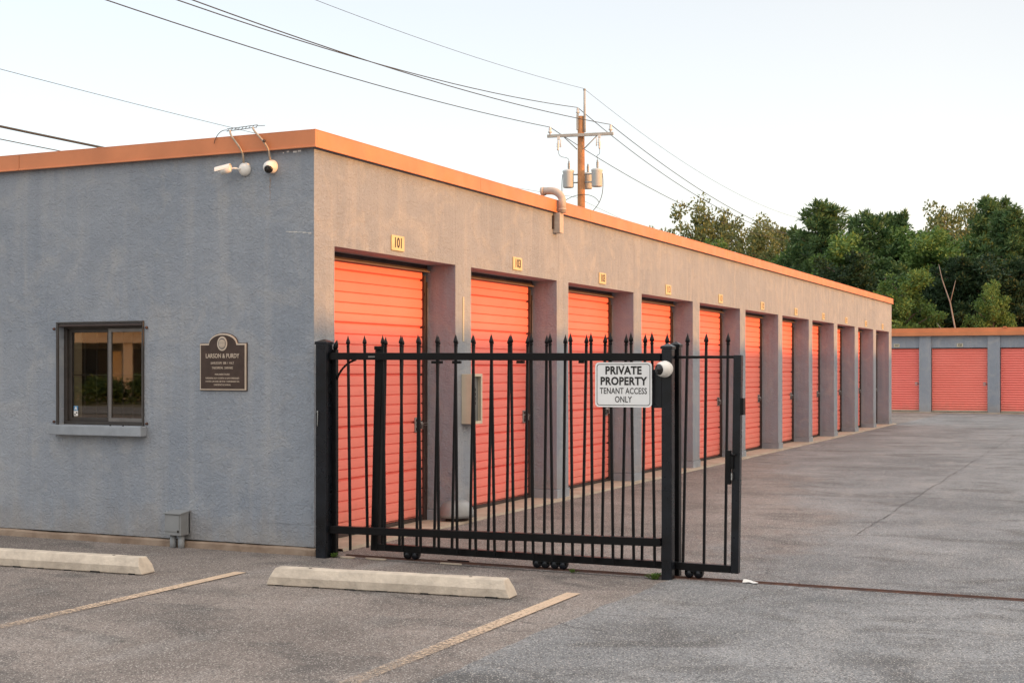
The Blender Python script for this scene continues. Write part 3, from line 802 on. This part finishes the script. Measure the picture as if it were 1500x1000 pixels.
tr = MB(); n = 60
for i in range(n):
    xa, xb = .26+i*11.5/n, .26+(i+1)*11.5/n
    w = .006*mnoise.noise((xa*1.5, 3, 3))
    tr.box(xa, xb, YS-.038+w, YS+.038+w, -.02, .0075)
tr.tube([(.26, YS, .0085), (11.76, YS, .0085)], .009, 6)
tag(tr.build('gate_track', M['rust']), 'rusty steel gate track lying across the driveway', 'rail')
for (x, y, sx_, sy_, lab, mm) in ((.60, -.02, .22, .05, 'broken pale concrete sliver beside the left end of the gate track', 'concrete'), (1.25, -.01, .2, .04, 'tan concrete shard against the track under the gate', 'concrete'), (1.22, .16, .22, .05, 'flat black metal scrap lying behind the track', 'black'), (.33, -.03, .16, .07, 'pale broken concrete at the foot of the corner post', 'concrete')):
    q = MB(); rr_ = random.Random(x); k = 9
    pts = [(x+sx_*.5*math.cos(2*math.pi*i/k)*rr_.uniform(.7, 1.1), y+sy_*.5*math.sin(2*math.pi*i/k)*rr_.uniform(.7, 1.1)) for i in range(k)]
    q.prism(pts, .001, .014, 'z'); tag(q.build('shard', M[mm], bevel=.003), lab, 'fragment', 'broken bits along the gate track')
q = MB(); q.bm.free(); q.bm = bmesh.new()
gx = 8; vs = []
for i in range(gx+1):
    for j in range(4):
        u_ = i/gx; x = 3.53+u_*.11; y = .02+(j-1.5)*.010+.012*math.sin(u_*5); vs.append(q.bm.verts.new((x, y, .012+.010*abs(mnoise.noise((i*.8, j*.9, 2)))+.006*j*(1-u_))))
for i in range(gx):
    for j in range(3): q.bm.faces.new((vs[i*4+j], vs[i*4+j+1], vs[i*4+j+5], vs[i*4+j+4]))
lt = q.build('crumpled_paper', M['paper']); sm = lt.modifiers.new('t', 'SOLIDIFY'); sm.thickness = .002
tag(lt, 'crumpled white scrap of paper on the rusty track', 'litter')

def weed(x, y, r, h, n, seed, label):
    rr_ = random.Random(seed); q = MB()
    for i in range(n):
        a = rr_.uniform(0, 6.28); d = r*rr_.uniform(.2, 1); hh = h*rr_.uniform(.4, 1); w = rr_.uniform(.006, .012)
        bx, by = x+r*.3*rr_.uniform(-1, 1), y+r*.3*rr_.uniform(-1, 1); ca, sa = math.cos(a), math.sin(a)
        p0 = (bx, by, 0); p1 = (bx+ca*d*.5-sa*w, by+sa*d*.5+ca*w, hh*.8); p2 = (bx+ca*d, by+sa*d, hh); p3 = (bx+ca*d*.5+sa*w, by+sa*d*.5-ca*w, hh*.8)
        q.quad([p0, p1, p2, p3])
    tag(q.build('weed', M['weed']), label, 'plant', 'weeds by the gate posts')
weed(2.905, -.05, .07, .05, 40, 1, 'tuft of green weed at the foot of the sign post')
weed(.205, -.03, .06, .05, 34, 2, 'small green weed at the foot of the corner post')
weed(2.25, .0, .05, .03, 22, 3, 'sparse dry weed beside the track near the double rollers')

# ------------------------------------------------------------------ wheel stops
def wheel_stop(x, y, rz, L, label):
    t = thing('wheel_stop', label, 'wheel stop', (x, y, 0), 'concrete wheel stops before the end wall', rz)
    b = MB(); pr = [(-.082, .004), (-.082, .062), (-.048, .122), (.048, .122), (.082, .062), (.082, .004)]
    N = 24; rings = []
    for i in range(N+1):
        u_ = -L/2+L*i/N
        k = 1.
        e_ = min(i, N-i)
        ring = []
        for (a, z) in pr:
            xx = u_
            if e_ == 0: xx += (.055*(z/.122))*(1 if u_ < 0 else -1)
            j = .0022*mnoise.noise((u_*6+x, a*30, z*30))
            ring.append(b.bm.verts.new((xx, a+j, z+j*(1 if z > .01 else 0))))
        rings.append(ring)
    for A, B in zip(rings, rings[1:]):
        for j in range(6): b.bm.faces.new((A[j], A[(j+1) % 6], B[(j+1) % 6], B[j]))
    b.bm.faces.new(rings[0]); b.bm.faces.new(rings[-1][::-1])
    b.build('block', M['stop'], t, local=True, bevel=.007)
    h = MB()
    for u_ in (-L*.33, L*.33): h.lathe((u_, 0, .1225), (0, 0, 1), [(0, .012), (.0012, .012), (.0012, 0)], 12)
    h.build('pin_hole', M['ink'], t, local=True)
    g = MB(); rr_ = random.Random(int(x*100))
    for k in range(7):
        u_ = -L*.45+L*.9*k/6+rr_.uniform(-.06, .06); g.box(u_-rr_.uniform(.02, .05), u_+rr_.uniform(.02, .05), -.0835, -.079, .0, rr_.uniform(.006, .013))
    g.build('drain_notch', M['ink'], t, local=True)
wheel_stop(1.415, -1.262, R(5.6), 1.80, 'concrete wheel stop nearest the gate')
wheel_stop(-1.47, -1.405, R(3.5), 1.83, 'concrete wheel stop in the stall below the window')

# ------------------------------------------------------------------ far storage building
FB = thing('storage_building', 'low far storage building with coral doors across the end of the drive', 'building', (0, 39.6, 0))
FY = 39.6; DT = 2.25; P = 2.262; W_ = 1.86
xs = [-.358+P*k for k in range(-5, 7)]
b = MB(); x0, x1 = xs[0]-.6, xs[-1]+P
b.box(x0, x1, FY+.06, FY+.3, DT, 2.665)
b.box(x0, x0+.25, FY+.3, FY+9, -.03, 2.665); b.box(x1-.25, x1, FY+.3, FY+9, -.03, 2.665); b.box(x0, x1, FY+9, FY+9.25, -.03, 2.665)
b.build('wall', M['stucco'], FB)
for x in xs+[xs[-1]+P]:
    MB().box(x-.405, x-.005, FY, FY+.3, .03, 2.664, bev=.004).build('pillar', M['stucco'], FB)
b = MB(); b.box(x0-.1, x1+.1, FY-.10, FY-.06, 2.665, 2.80); b.box(x0-.1, x1+.1, FY-.05, FY+.02, 2.80, 2.93); b.box(x0-.1, x1+.1, FY-.06, FY+.05, 2.664, 2.672); b.box(x0-.1, x1+.1, FY+.02, FY+9.3, 2.90, 2.93)
b.box(x0-.1, x1+.1, FY-.06, FY-.05, 2.79, 2.80)
b.box(2.0, 2.12, FY-.12, FY-.04, 2.931, 2.96)
b.build('roof_fascia', M['fascia'], FB)
for i, x in enumerate(xs):
    d = MB(); prev = None; X = FY+.16
    n = 26
    for k in range(n*8+1):
        z = .09+(DT-.03-.09)*k/(n*8); yy = X-.034*(.5+.5*math.cos(2*math.pi*k/8))**.7
        cur = (d.bm.verts.new((x+.012, yy, z)), d.bm.verts.new((x+W_-.017, yy, z)))
        if prev: f = d.bm.faces.new((prev[0], prev[1], cur[1], cur[0])); f.smooth = True
        prev = cur
    dm = d.build('roll_up_door', M['door'], FB)
    MB().box(x+.012, x+W_-.017, X-.02, X+.01, .045, .088).build('bottom_bar', M['blind'], dm)
    MB().box(x+W_-.014, x+W_-.006, X-.03, X+.02, .031, DT-.002).build('door_guide', M['darkgap'], dm)
    l = MB(); l.box(x+W_-.16, x+W_-.07, X-.025, X-.013, .95, 1.05); l.box(x+W_-.08, x+W_-.01, X-.035, X-.026, .985, 1.01, mi=1)
    l.build('latch', [M['galv'], M['darkgap']], dm)
nb = 0
for i, x in enumerate(xs):
    if i not in (4, 5, 6): continue
    px = x+W_/2+.02 if i != 4 else -1.53
    lab = {4: 'pale number plate over the partly hidden far door beside the long building', 5: 'pale number plate over the whole far door across the drive', 6: 'pale number plate over the right-hand far door, cut by the frame'}[i]
    t = tag(MB().box(px-.10, px+.10, FY+.045, FY+.0585, 2.275, 2.40, bev=.002).build('number_plate', M['blind']), lab, 'number plate', 'door number plates on the far building')
    MB().text({4: '117', 5: '125', 6: '133'}[i], .105, at_y(px, 2.337, FY+.0445), .0008, .004, .85).build('numerals', M['ink'], t)

# ------------------------------------------------------------------ unseen storage building opposite, made up to throw the evening shade
SUN_EL = 7.0
OB = thing('storage_building', 'tall grey storage building added out of view across the drive to cast shade', 'building', (26, 20, 0))
OH = 1.88+26*math.tan(R(SUN_EL))
b = MB(); b.box(26.2, 36, -30, 62, -.03, OH-.1)
b.build('wall', M['stucco'], OB)
b = MB(); b.box(25.95, 26.199, -30.05, 62.05, OH-.3, OH); b.box(25.95, 36.05, -30.05, 62.05, OH+.0005, OH+.012); b.build('roof_fascia', M['fascia'], OB)
for k in range(20):
    y = -27+k*4.4
    d = MB(); prev = None
    for j in range(26*4+1):
        z = .03+2.9*j/104; x = 26.16-.02*(j % 4 in (1, 2))
        cur = (d.bm.verts.new((x, y, z)), d.bm.verts.new((x, y+3, z)))
        if prev: d.bm.faces.new((prev[0], prev[1], cur[1], cur[0]))
        prev = cur
    dm = d.build('roll_up_door', M['door'], OB)
    b = MB(); b.box(26.05, 26.199, y-.12, y-.001, 0, 3.05); b.box(26.05, 26.199, y+3.001, y+3.12, 0, 3.05); b.box(26.05, 26.199, y, y+3, 2.94, 3.05); b.build('door_frame', M['darkgap'], dm)

# ------------------------------------------------------------------ shop across the street (seen mirrored in the office window)
SH = thing('shop_building', 'cream shop with columns and brown roof across the street', 'building', (-39, -43, 0))
SH.rotation_euler.z = R(-50)
b = MB(); b.box(-14, 14, -9, 0, 0, 3.3)
for k in range(5): pass
b.build('wall', M['shopwall'], SH, local=True)
b = MB(); b.box(-14.3, 14.3, 0.001, 2.2, 2.75, 3.45); b.build('canopy', M['shopwall'], SH, local=True)
b = MB(); b.prism([(-9.6, 3.46), (2.6, 3.46), (2.6, 3.6), (-3.5, 6.4), (-9.6, 3.6)], -14.5, 14.5, 'x'); b.build('roof', M['brownroof'], SH, local=True)
for k in range(9):
    x = -13.4+k*3.35
    MB().box(x-.22, x+.22, 1.6, 2.04, 0, 2.749, bev=.03).build('column', M['shopwall'], SH, local=True)
for k in range(8):
    x = -11.7+k*3.35
    MB().box(x-1.1, x+1.1, .001, .06, .3, 2.5, bev=.01).build('window', M['shopdark'], SH, local=True)

# ------------------------------------------------------------------ utility poles and wires
def utility_pole(x, y, label):
    p = thing('utility_pole', label, 'utility pole', (x, y, 0), 'utility poles of the line')
    MB().tube([(x, y, -.5), (x+.02, y, 6), (x, y, 11.55)], [.185, .165, .135], 16).build('shaft', M['wood'], p)
    MB().box(x-1.33, x+1.33, y-.23, y-.14, 10.72, 10.84, bev=.008).build('crossarm', M['arm'], p)
    for s in (-1, 1):
        MB().tube([(x+s*.66, y-.12, 10.73), (x+s*.13, y-.13, 10.22)], .022, 6).build('brace', M['greysteel'], p)
    MB().tube([(x+.17, y-.1, 10.9), (x+.16, y-.1, 12.55)], .045, 10).build('top_rod', M['arm'], p)
    MB().lathe((x+.16, y-.1, 12.551), (0, 0, 1), [(0, .05), (.04, .06), (.08, .03), (.08, 0)], 10).build('rod_cap', M['greysteel'], p)
    for dx, z in ((-1.22, 10.842), (1.22, 10.842), (-.12, 11.60)):
        yy = y-.185 if abs(dx) > 1 else y-.05
        MB().lathe((x+dx, yy, z), (0, 0, 1), [(0, .03), (.06, .03), (.07, .075), (.13, .08), (.15, .055), (.2, .06), (.26, .05), (.3, .03), (.3, 0)], 12).build('insulator', M['porcelain'], p)
    MB().box(x-.16, x-.08, y-.15, y-.02, 11.0, 11.62).build('pole_bracket', M['arm'], p)
    for s, hx in ((-1, .86), (1, .78)):
        b = MB(); b.box(x+s*hx-.05, x+s*hx+.05, y-.29, y-.231, 10.60, 10.74); b.lathe((x+s*hx+s*.02, y-.30, 10.18), (-s*.05, 0, 1), [(0, .03), (.08, .045), (.1, .03), (.16, .065), (.2, .04), (.26, .065), (.3, .04), (.38, .05), (.4, 0)], 10)
        b.tube([(x+s*hx-s*.1, y-.3, 10.62), (x+s*hx-s*.1, y-.32, 10.3)], .025, 6)
        b.build('fuse_cutout', M['porcelain'], p)
    for dx, dy, k in ((-.50, -.06, 1.), (.66, -.10, 1.), (.18, .44, .9)):
        b = MB(); zz = 8.72
        b.lathe((x+dx, y+dy, zz), (0, 0, 1), [(0, .0), (0, .19*k), (.03, .215*k), (.60*k, .215*k), (.63*k, .235*k), (.68*k, .23*k), (.72*k, .16*k), (.74*k, 0)], 20)
        b = b.build('transformer', M['tank'], p)
        q = MB(); q.lathe((x+dx+.02, y+dy, zz+.735*k), (0, 0, 1), [(0, .03), (.05, .05), (.08, .035), (.12, .055), (.16, .035), (.2, .055), (.25, .035), (.32, .03), (.36, 0)], 10)
        q.build('bushing', M['greysteel'], b)
        q = MB()
        for z in (zz+.2, zz+.52): q.tube([(x+dx, y+dy, z), (x, y, z)], .03, 6)
        q.build('hanger', M['greysteel'], b)
    b = MB()
    b.tube(bez((x-.84, y-.3, 10.18), (x-.9, y-.3, 9.8), (x-.5, y-.1, 10.0), (x-.48, y-.06, 9.82)), .010, 5)
    b.tube(bez((x+.80, y-.3, 10.18), (x+.85, y-.3, 9.8), (x+.6, y-.1, 10.1), (x+.68, y-.10, 9.82)), .010, 5)
    b.tube(bez((x-.72, y-.1, 9.25), (x-.85, y-.1, 8.2), (x-.6, y-.1, 7.9), (x-.15, y-.05, 7.55)), .014, 5)
    b.tube(bez((x+.88, y-.1, 9.25), (x+1.0, y-.1, 8.2), (x+.7, y-.1, 7.9), (x+.15, y-.05, 7.5)), .014, 5)
    b.tube(bez((x-.9, y-.2, 7.9), (x-.5, y-.2, 8.5), (x+.5, y-.2, 8.6), (x+.75, y-.1, 8.1)), .012, 5)
    b.tube(bez((x-.6, y-.2, 8.2), (x-.4, y-.2, 7.6), (x+.2, y-.2, 7.8), (x+.5, y-.1, 7.6)), .012, 5)
    b.tube(bez((x-.5, y-.2, 7.75), (x-.1, y-.2, 8.1), (x, y-.2, 7.5), (x-.1, y-.1, 7.4)), .012, 5)
    b.build('lead', M['cable'], p)
    return p
PX, PY, SPAN = -13.94, 40.93, 55.
UP = utility_pole(PX, PY, 'wooden utility pole with crossarm and grey transformers rising behind the long roof')
UP.rotation_euler.z = R(11)
for dy, lab in ((-62., 'wooden utility pole left of the parking area'), (SPAN, 'wooden utility pole far behind the trees')):
    c = copy_tree(UP); c.location.y = PY+dy; c['label'] = lab
def wire(name, label, dx, dy, z, sag, r, jog=0.):
    b = MB()
    for k in (-1, 0):
        L = 62. if k else SPAN; ya = PY+dy+k*L; n = 40; pts = []
        for i in range(n+1):
            t = i/n; pts.append((PX+dx, ya+L*t, z-4*sag*t*(1-t)))
        b.tube(pts, r, 6)
    tag(b.build(name, M['cable']), label, 'wire', 'wires of the pole line')
wire('power_line', 'thin topmost wire running over the tip of the utility pole', .16, -.1, 12.62, 1.5, .007)
wire('power_line', 'overhead wire on the left end of the crossarm', -1.165, -.41, 11.14, 1.33, .014)
wire('power_line', 'overhead wire on the insulator at the pole top', -.12, -.05, 11.9, 1.95, .014)
wire('power_line', 'overhead wire on the right end of the crossarm', 1.235, .05, 11.14, 1.6, .014)
wire('power_line', 'thin low wire passing behind the roof cameras', -.2, 0, 8.35, .98, .006)
wire('telephone_cable', 'thick dark cable low at the left edge behind the roof', -.2, 0, 7.35, 1.1, .026)
wire('telephone_cable', 'lowest thin cable at the left edge behind the roof', -.2, 0, 7.05, 1.05, .010)

# ------------------------------------------------------------------ trees
def leaf_cloud(rs, centers, radii, per, size, aspect, flat=1., up=0., spread=.55):
    """leaf cards spread through clumps; returns verts, faces"""
    C_ = []; 
    for c, r, n in zip(centers, radii, per):
        d = rs.normal(size=(n, 3)); d /= np.linalg.norm(d, axis=1)[:, None]
        rad = r*rs.random(n)**spread
        q = d*rad[:, None]; q[:, 2] *= flat
        out = d.copy(); out[:, 2] += up
        C_.append((q+np.asarray(c), out))
    P_ = np.concatenate([c[0] for c in C_]); O_ = np.concatenate([c[1] for c in C_])
    n = len(P_)
    a = O_+rs.normal(size=(n, 3))*.7; a /= np.linalg.norm(a, axis=1)[:, None]
    t = rs.normal(size=(n, 3)); bvec = np.cross(a, t); bvec /= np.linalg.norm(bvec, axis=1)[:, None]
    s = size*(.6+.8*rs.random(n))[:, None]
    L_ = a*s; Wd = bvec*s*aspect
    V = np.stack([P_-Wd*.2, P_+L_*.5-Wd*.5, P_+L_, P_+L_*.5+Wd*.5], 1).reshape(-1, 3)
    return V
def mesh_quads(name, V, m):
    me = bpy.data.meshes.new(name); n = len(V)//4
    me.vertices.add(len(V)); me.vertices.foreach_set('co', V.astype(np.float32).ravel())
    me.loops.add(4*n); me.loops.foreach_set('vertex_index', np.arange(4*n, dtype=np.int32))
    me.polygons.add(n); me.polygons.foreach_set('loop_start', np.arange(0, 4*n, 4, dtype=np.int32))
    me.update(calc_edges=True); me.validate(); me.materials.append(m); return me
def make_tree(kind, seed, leafmat, dens=1.):
    """unit-ish tree: height 10, crown radius about 3; returns crown mesh, trunk mesh"""
    rs = np.random.default_rng(seed); H = 10.
    cs, rr_, per = [], [], []; tb = MB()
    lean = rs.normal(size=2)*.25
    def trunk_at(h): return np.array([lean[0]*h/H, lean[1]*h/H, h])
    tb.tube([trunk_at(h) for h in (-.3, 1.5, 4, 6.5, 8.2)], [.26, .2, .15, .08, .02], 8)
    if kind == 'oak':
        for k in range(38):
            u = rs.random(); h = 2.6+6.6*u
            prof = math.sin(math.pi*min(1, (h-1.4)/8.6))**.6
            a = rs.random()*6.283; L = 3.0*prof*(.35+.65*rs.random())
            base = trunk_at(max(1.4, h-1.6*rs.random()-.6)); tip = trunk_at(h)+np.array([L*math.cos(a), L*math.sin(a), rs.normal()*.25])
            tb.tube([base, (base+tip)/2+np.array([0, 0, .15]), tip], [.06, .04, .012], 5)
            for j in range(4):
                f = .55+.5*rs.random(); c = base+(tip-base)*f+rs.normal(size=3)*.33
                cs.append(c); rr_.append(.32+.42*rs.random()); per.append(int(95*dens*(.5+rs.random())))
        V = leaf_cloud(rs, cs, rr_, per, .19, .62, .8, .3)
    elif kind == 'pine':
        for k in range(54):
            h = 1.6+8.2*(k+rs.random())/54
            L = (3.1*(1-(h/10.6)**1.7)+.25)*(.55+.5*rs.random()); a = k*2.4+rs.normal()*.4
            base = trunk_at(h); tip = base+np.array([L*math.cos(a), L*math.sin(a), L*(.28*rs.random()-.02)+.25])
            tb.tube([base, (base+tip)/2-np.array([0, 0, .12*L*.3]), tip], [.05, .03, .01], 5)
            nn = max(3, int(L*2.6))
            for j in range(nn):
                f = .3+.75*(j+rs.random())/nn; c = base+(tip-base)*f+rs.normal(size=3)*np.array([.22, .22, .10])*(.5+L*.3)
                cs.append(c); rr_.append(.26+.24*rs.random()); per.append(int(70*dens*(.5+rs.random())))
            # pointed leader tufts
            for j in range(2):
                cs.append(tip+np.array([0, 0, .18*j])); rr_.append(.16); per.append(int(34*dens))
        V = leaf_cloud(rs, cs, rr_, per, .27, .30, .75, .75)
    else:                                                            # bush
        for k in range(34):
            a = rs.random()*6.283; L = 3.4*math.sqrt(rs.random()); h = 1.0+7.2*rs.random()*(1-(L/4.2)**2)
            cs.append(np.array([L*math.cos(a), L*math.sin(a), h])); rr_.append(.9+.8*rs.random()); per.append(int(150*dens))
        V = leaf_cloud(rs, cs, rr_, per, .5, .6, .9, .5)
    return mesh_quads('crown', V, leafmat), tb.mesh('trunk', M['bark'])
KIND = {
 'oakA': make_tree('oak', 1, M['oak']), 'oakB': make_tree('oak', 2, M['oak'], .8), 'oakC': make_tree('oak', 5, M['oak'], .62),
 'lushA': make_tree('oak', 3, M['lush'], 1.25), 'lushB': make_tree('oak', 4, M['lush'], 1.25),
 'pineA': make_tree('pine', 11, M['pine']), 'pineB': make_tree('pine', 12, M['pine']), 'pineC': make_tree('pine', 13, M['pine'], 1.2),
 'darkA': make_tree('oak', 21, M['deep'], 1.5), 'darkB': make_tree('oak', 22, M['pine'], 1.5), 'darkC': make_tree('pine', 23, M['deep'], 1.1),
 'bush': make_tree('bush', 31, M['lush']),
}
FWD = (-.41580, .90945); RGT = (.90945, .41580); CAM = (6.0176, -9.3156, 1.5)
def place(px, depth):                    # plan position from a bearing and a distance
    k = (px-750)/1990*depth
    return CAM[0]+FWD[0]*depth+RGT[0]*k, CAM[1]+FWD[1]*depth+RGT[1]*k
def tree(kind, px, depth, topy, wide, label, name='tree', grp='trees behind the storage buildings', rz=None):
    x, y = place(px, depth); h = 1.5+(541-topy)/1990*depth
    t = thing(name, label, 'bush' if name == 'shrub' else 'tree', (x, y, 0), grp, random.uniform(0, 6.28) if rz is None else rz)
    cm, tm = KIND[kind]; s = h/9.75; w = wide
    for nm, me in (('crown', cm), ('trunk', tm)):
        o = link(nm, me, t); o.scale = (s*w, s*w, s)
    return t
# edge-of-wood trees right of the long building, front to back
tree('pineA', 1212, 66, 314, 1.15, 'dark pine with tufted flat top just right of the wires')
tree('pineB', 1272, 63, 326, 1.05, 'dark pine with pointed side shoots between the flat-topped pine and the pale oaks')
tree('darkA', 1238, 58, 372, 1.1, 'dark green tree rising from behind the middle of the orange roof slope')
tree('lushB', 1318, 63, 344, 1.0, 'green leafy tree closing the gap beside the narrow pointed pine', rz=5.2)
tree('lushA', 1322, 55, 392, .95, 'mid green leafy tree just right of the far end of the long roof')
tree('pineC', 1326, 66, 326, .8, 'narrow pointed pine left of the golden-topped trees')
tree('oakB', 1374, 76, 303, .75, 'golden green tree with open crown, lower of the two tallest')
tree('oakC', 1422, 78, 289, .75, 'tallest golden green tree against the sky')
tree('lushB', 1372, 61, 344, 1.05, 'bright green broad tree below the golden-topped trees')
tree('lushA', 1412, 64, 338, .9, 'bright green rounded tree right of the broad bright green one', rz=2.)
tree('darkC', 1398, 57, 388, 1.25, 'shadowy dark tree behind the bare leaning trunk')
tree('pineA', 1462, 63, 306, .95, 'tall dark pine near the right edge', rz=1.)
tree('pineC', 1502, 60, 318, 1., 'dark pine cut by the right edge', rz=4.)
tree('darkA', 1448, 57, 372, 1.1, 'dark rounded tree behind the small pale green tree', rz=3.)
tree('lushB', 1455, 53.5, 418, .78, 'small pale green tree just above the far roof', rz=1.2)
tree('darkC', 1492, 56, 392, 1.1, 'low dark tree above the far roof at the right edge', rz=.4)
tree('darkA', 1350, 58.5, 402, 1.1, 'low dark tree above the far roof beside the long building', rz=5.)
tree('bush', 1345, 54, 470, .75, 'yellow green shrub showing above the far roof', 'shrub')
tree('lushB', 1292, 65, 342, 1.2, 'leafy green tree filling the dip left of the narrow pointed pine', rz=2.6)
tree('darkB', 1296, 60, 372, 1.2, 'dark spreading tree behind the far end of the orange roof', rz=1.1)
tree('darkA', 1335, 69, 345, 1.2, 'dark tree filling in behind the narrow pointed pine', rz=.8)
tree('lushA', 1484, 66, 338, 1.1, 'green tree between the tall dark pine and the right edge', rz=3.6)
tree('lushB', 1232, 62, 350, 1.1, 'soft green tree under the flat-topped pine', rz=4.4)
tree('pineB', 1182, 72, 350, 1.1, 'small pine at the left end of the dark trees', rz=2.2)
# lighter oaks farther off, behind the pole line
for kind, px, d, ty, w, lab in (
  ('oakC', 966, 92, 326, .6, 'small sparse oak at the left end of the distant row'),
  ('oakA', 1016, 94, 310, .85, 'tallest olive oak of the distant row'),
  ('oakB', 1060, 95, 313, .7, 'narrow olive oak second from the left tall oak of the distant row'),
  ('oakA', 1092, 90, 338, .9, 'rounded olive oak in the middle of the distant row'),
  ('oakB', 1136, 93, 330, .9, 'yellowish oak with open crown in the distant row'),
  ('oakC', 1110, 97, 326, .8, 'thin oak showing over the rounded one in the distant row'),
  ('lushA', 1165, 88, 366, .95, 'low green tree joining the distant row to the dark pines'),
  ('lushB', 1040, 86, 360, 1.0, 'low green tree under the tallest olive oak'),
  ('lushA', 1120, 84, 376, 1.1, 'low green tree peeping over the orange roof edge')):
    tree(kind, px, d, ty, w, lab)
# added out of frame to the right to shade the wood
for px, d, ty, kind in ((1570, 60, 400, 'pineB'), (1700, 60, 425, 'darkA'), (1860, 64, 420, 'darkB')):
    tree(kind, px, d, ty, 1.1, 'dark tree added out of view east of the far building to shade the wood')
# the rest of the wood reads as one mass
rs = np.random.default_rng(77); cs, rr_, per = [], [], []
for k in range(300):
    px = rs.uniform(1130, 1700); d = rs.uniform(66, 88); x, y = place(px, d); h = rs.uniform(.5, 6.8)
    cs.append((x, y, h)); rr_.append(rs.uniform(.9, 1.7)); per.append(130)
for k in range(120):
    px = rs.uniform(700, 1180); d = rs.uniform(98, 112); x, y = place(px, d); h = rs.uniform(.5, 7.5)
    cs.append((x, y, h)); rr_.append(rs.uniform(1., 1.9)); per.append(120)
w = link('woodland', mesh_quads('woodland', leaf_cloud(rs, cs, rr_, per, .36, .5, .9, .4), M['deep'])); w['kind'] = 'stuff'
tag(w, 'dark mass of woodland filling in behind the single trees', 'woodland')
# bare leaning trunk in front of the dark wood
x, y = place(1408, 52.5); DTREE = thing('dead_tree', 'bare pale leaning trunk among the dark trees', 'tree', (x, y, 0), 'trees behind the storage buildings')
b = MB(); b.tube([(0, 0, 0), (-.1, 0, 2.4), (-.42, .1, 4.1), (-.72, .1, 5.0), (-.85, .1, 5.6)], [.042, .034, .026, .017, .008], 7)
b.tube([(-.42, .1, 4.1), (-.30, .1, 4.6), (-.22, .1, 4.95)], [.02, .014, .007], 5); b.tube([(-.05, 0, 2.3), (-.5, 0, 2.75), (-.9, 0, 3.3)], [.022, .017, .007], 5)
b.build('trunk', M['deadwood'], DTREE, local=True)
# hedge by the shop across the street, trees added to cover the mirrored sky
HX = thing('hedge', 'dark clipped hedge in front of the shop across the street', 'hedge', (-34, -39, 0))
HX.rotation_euler.z = R(-50)
cs = [(rs.uniform(-13, 9), rs.uniform(-.6, .6), rs.uniform(.2, .9)) for k in range(260)]
hm = link('foliage', mesh_quads('foliage', leaf_cloud(rs, cs, [.42]*260, [70]*260, .16, .6), M['pine']), HX)
for k in range(6):
    t = thing('tree', 'tree added behind the shop to cover the sky mirrored in the window', 'tree', (-60+k*4.2, -42-k*5.5 + (k % 2)*2, 0), 'trees added behind the shop')
    cm, tm = KIND[['darkA', 'pineA', 'darkB', 'lushA', 'darkA', 'pineB'][k]]
    for nm, me in (('crown', cm), ('trunk', tm)):
        o = link(nm, me, t); o.scale = (1.6, 1.6, 1.3)

# ------------------------------------------------------------------ light
SUN_AZ = .4                              # degrees from +X towards +Y
d = Vector((math.cos(R(SUN_EL))*math.cos(R(SUN_AZ)), math.cos(R(SUN_EL))*math.sin(R(SUN_AZ)), math.sin(R(SUN_EL))))
sl = bpy.data.lights.new('sun', 'SUN'); sl.energy = 2.0; sl.angle = R(.7); sl.color = (.78, .315, .07)
so = bpy.data.objects.new('sun', sl); COL.objects.link(so); so.rotation_euler = d.to_track_quat('Z', 'Y').to_euler(); so.location = (30, 0, 20)
wd = bpy.data.worlds.new('World'); scene.world = wd; wd.use_nodes = True
nt = wd.node_tree; g = NT(nt); bg = nt.nodes['Background']
sky = nt.nodes.new('ShaderNodeTexSky'); sky.sky_type = 'NISHITA'; sky.sun_disc = False
sky.sun_elevation = R(SUN_EL); sky.sun_rotation = R(90-SUN_AZ)
sky.air_density = 1.0; sky.dust_density = 1.2; sky.ozone_density = 1.6
# evening haze over the clear-sky model: whiter low down, unseen zenith brightened to light walls
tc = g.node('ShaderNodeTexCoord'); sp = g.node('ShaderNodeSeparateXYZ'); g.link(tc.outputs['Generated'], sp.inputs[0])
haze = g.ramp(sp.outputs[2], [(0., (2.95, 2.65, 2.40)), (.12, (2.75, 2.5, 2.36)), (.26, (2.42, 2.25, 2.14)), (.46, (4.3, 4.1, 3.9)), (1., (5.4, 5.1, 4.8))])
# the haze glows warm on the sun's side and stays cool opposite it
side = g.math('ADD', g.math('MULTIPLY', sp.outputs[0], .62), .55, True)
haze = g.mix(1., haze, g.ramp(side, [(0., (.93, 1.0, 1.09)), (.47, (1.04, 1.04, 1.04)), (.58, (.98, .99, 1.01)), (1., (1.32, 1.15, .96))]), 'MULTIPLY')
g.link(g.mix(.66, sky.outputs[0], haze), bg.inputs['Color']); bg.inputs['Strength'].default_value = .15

# ------------------------------------------------------------------ camera and view
cam = bpy.data.cameras.new('camera'); co = bpy.data.objects.new('camera', cam); COL.objects.link(co)
co.location = CAM; co.rotation_euler = (R(90), 0, R(24.57))
cam.sensor_width = 36; cam.lens = 1990/1500*36; cam.shift_y = 41/1500; cam.clip_end = 3000; cam.clip_start = .05
scene.camera = co
vs_ = scene.view_settings; vs_.view_transform = 'Standard'; vs_.look = 'None'; vs_.gamma = 1; vs_.exposure = 1.56
scene.render.resolution_x = 1024; scene.render.resolution_y = 682
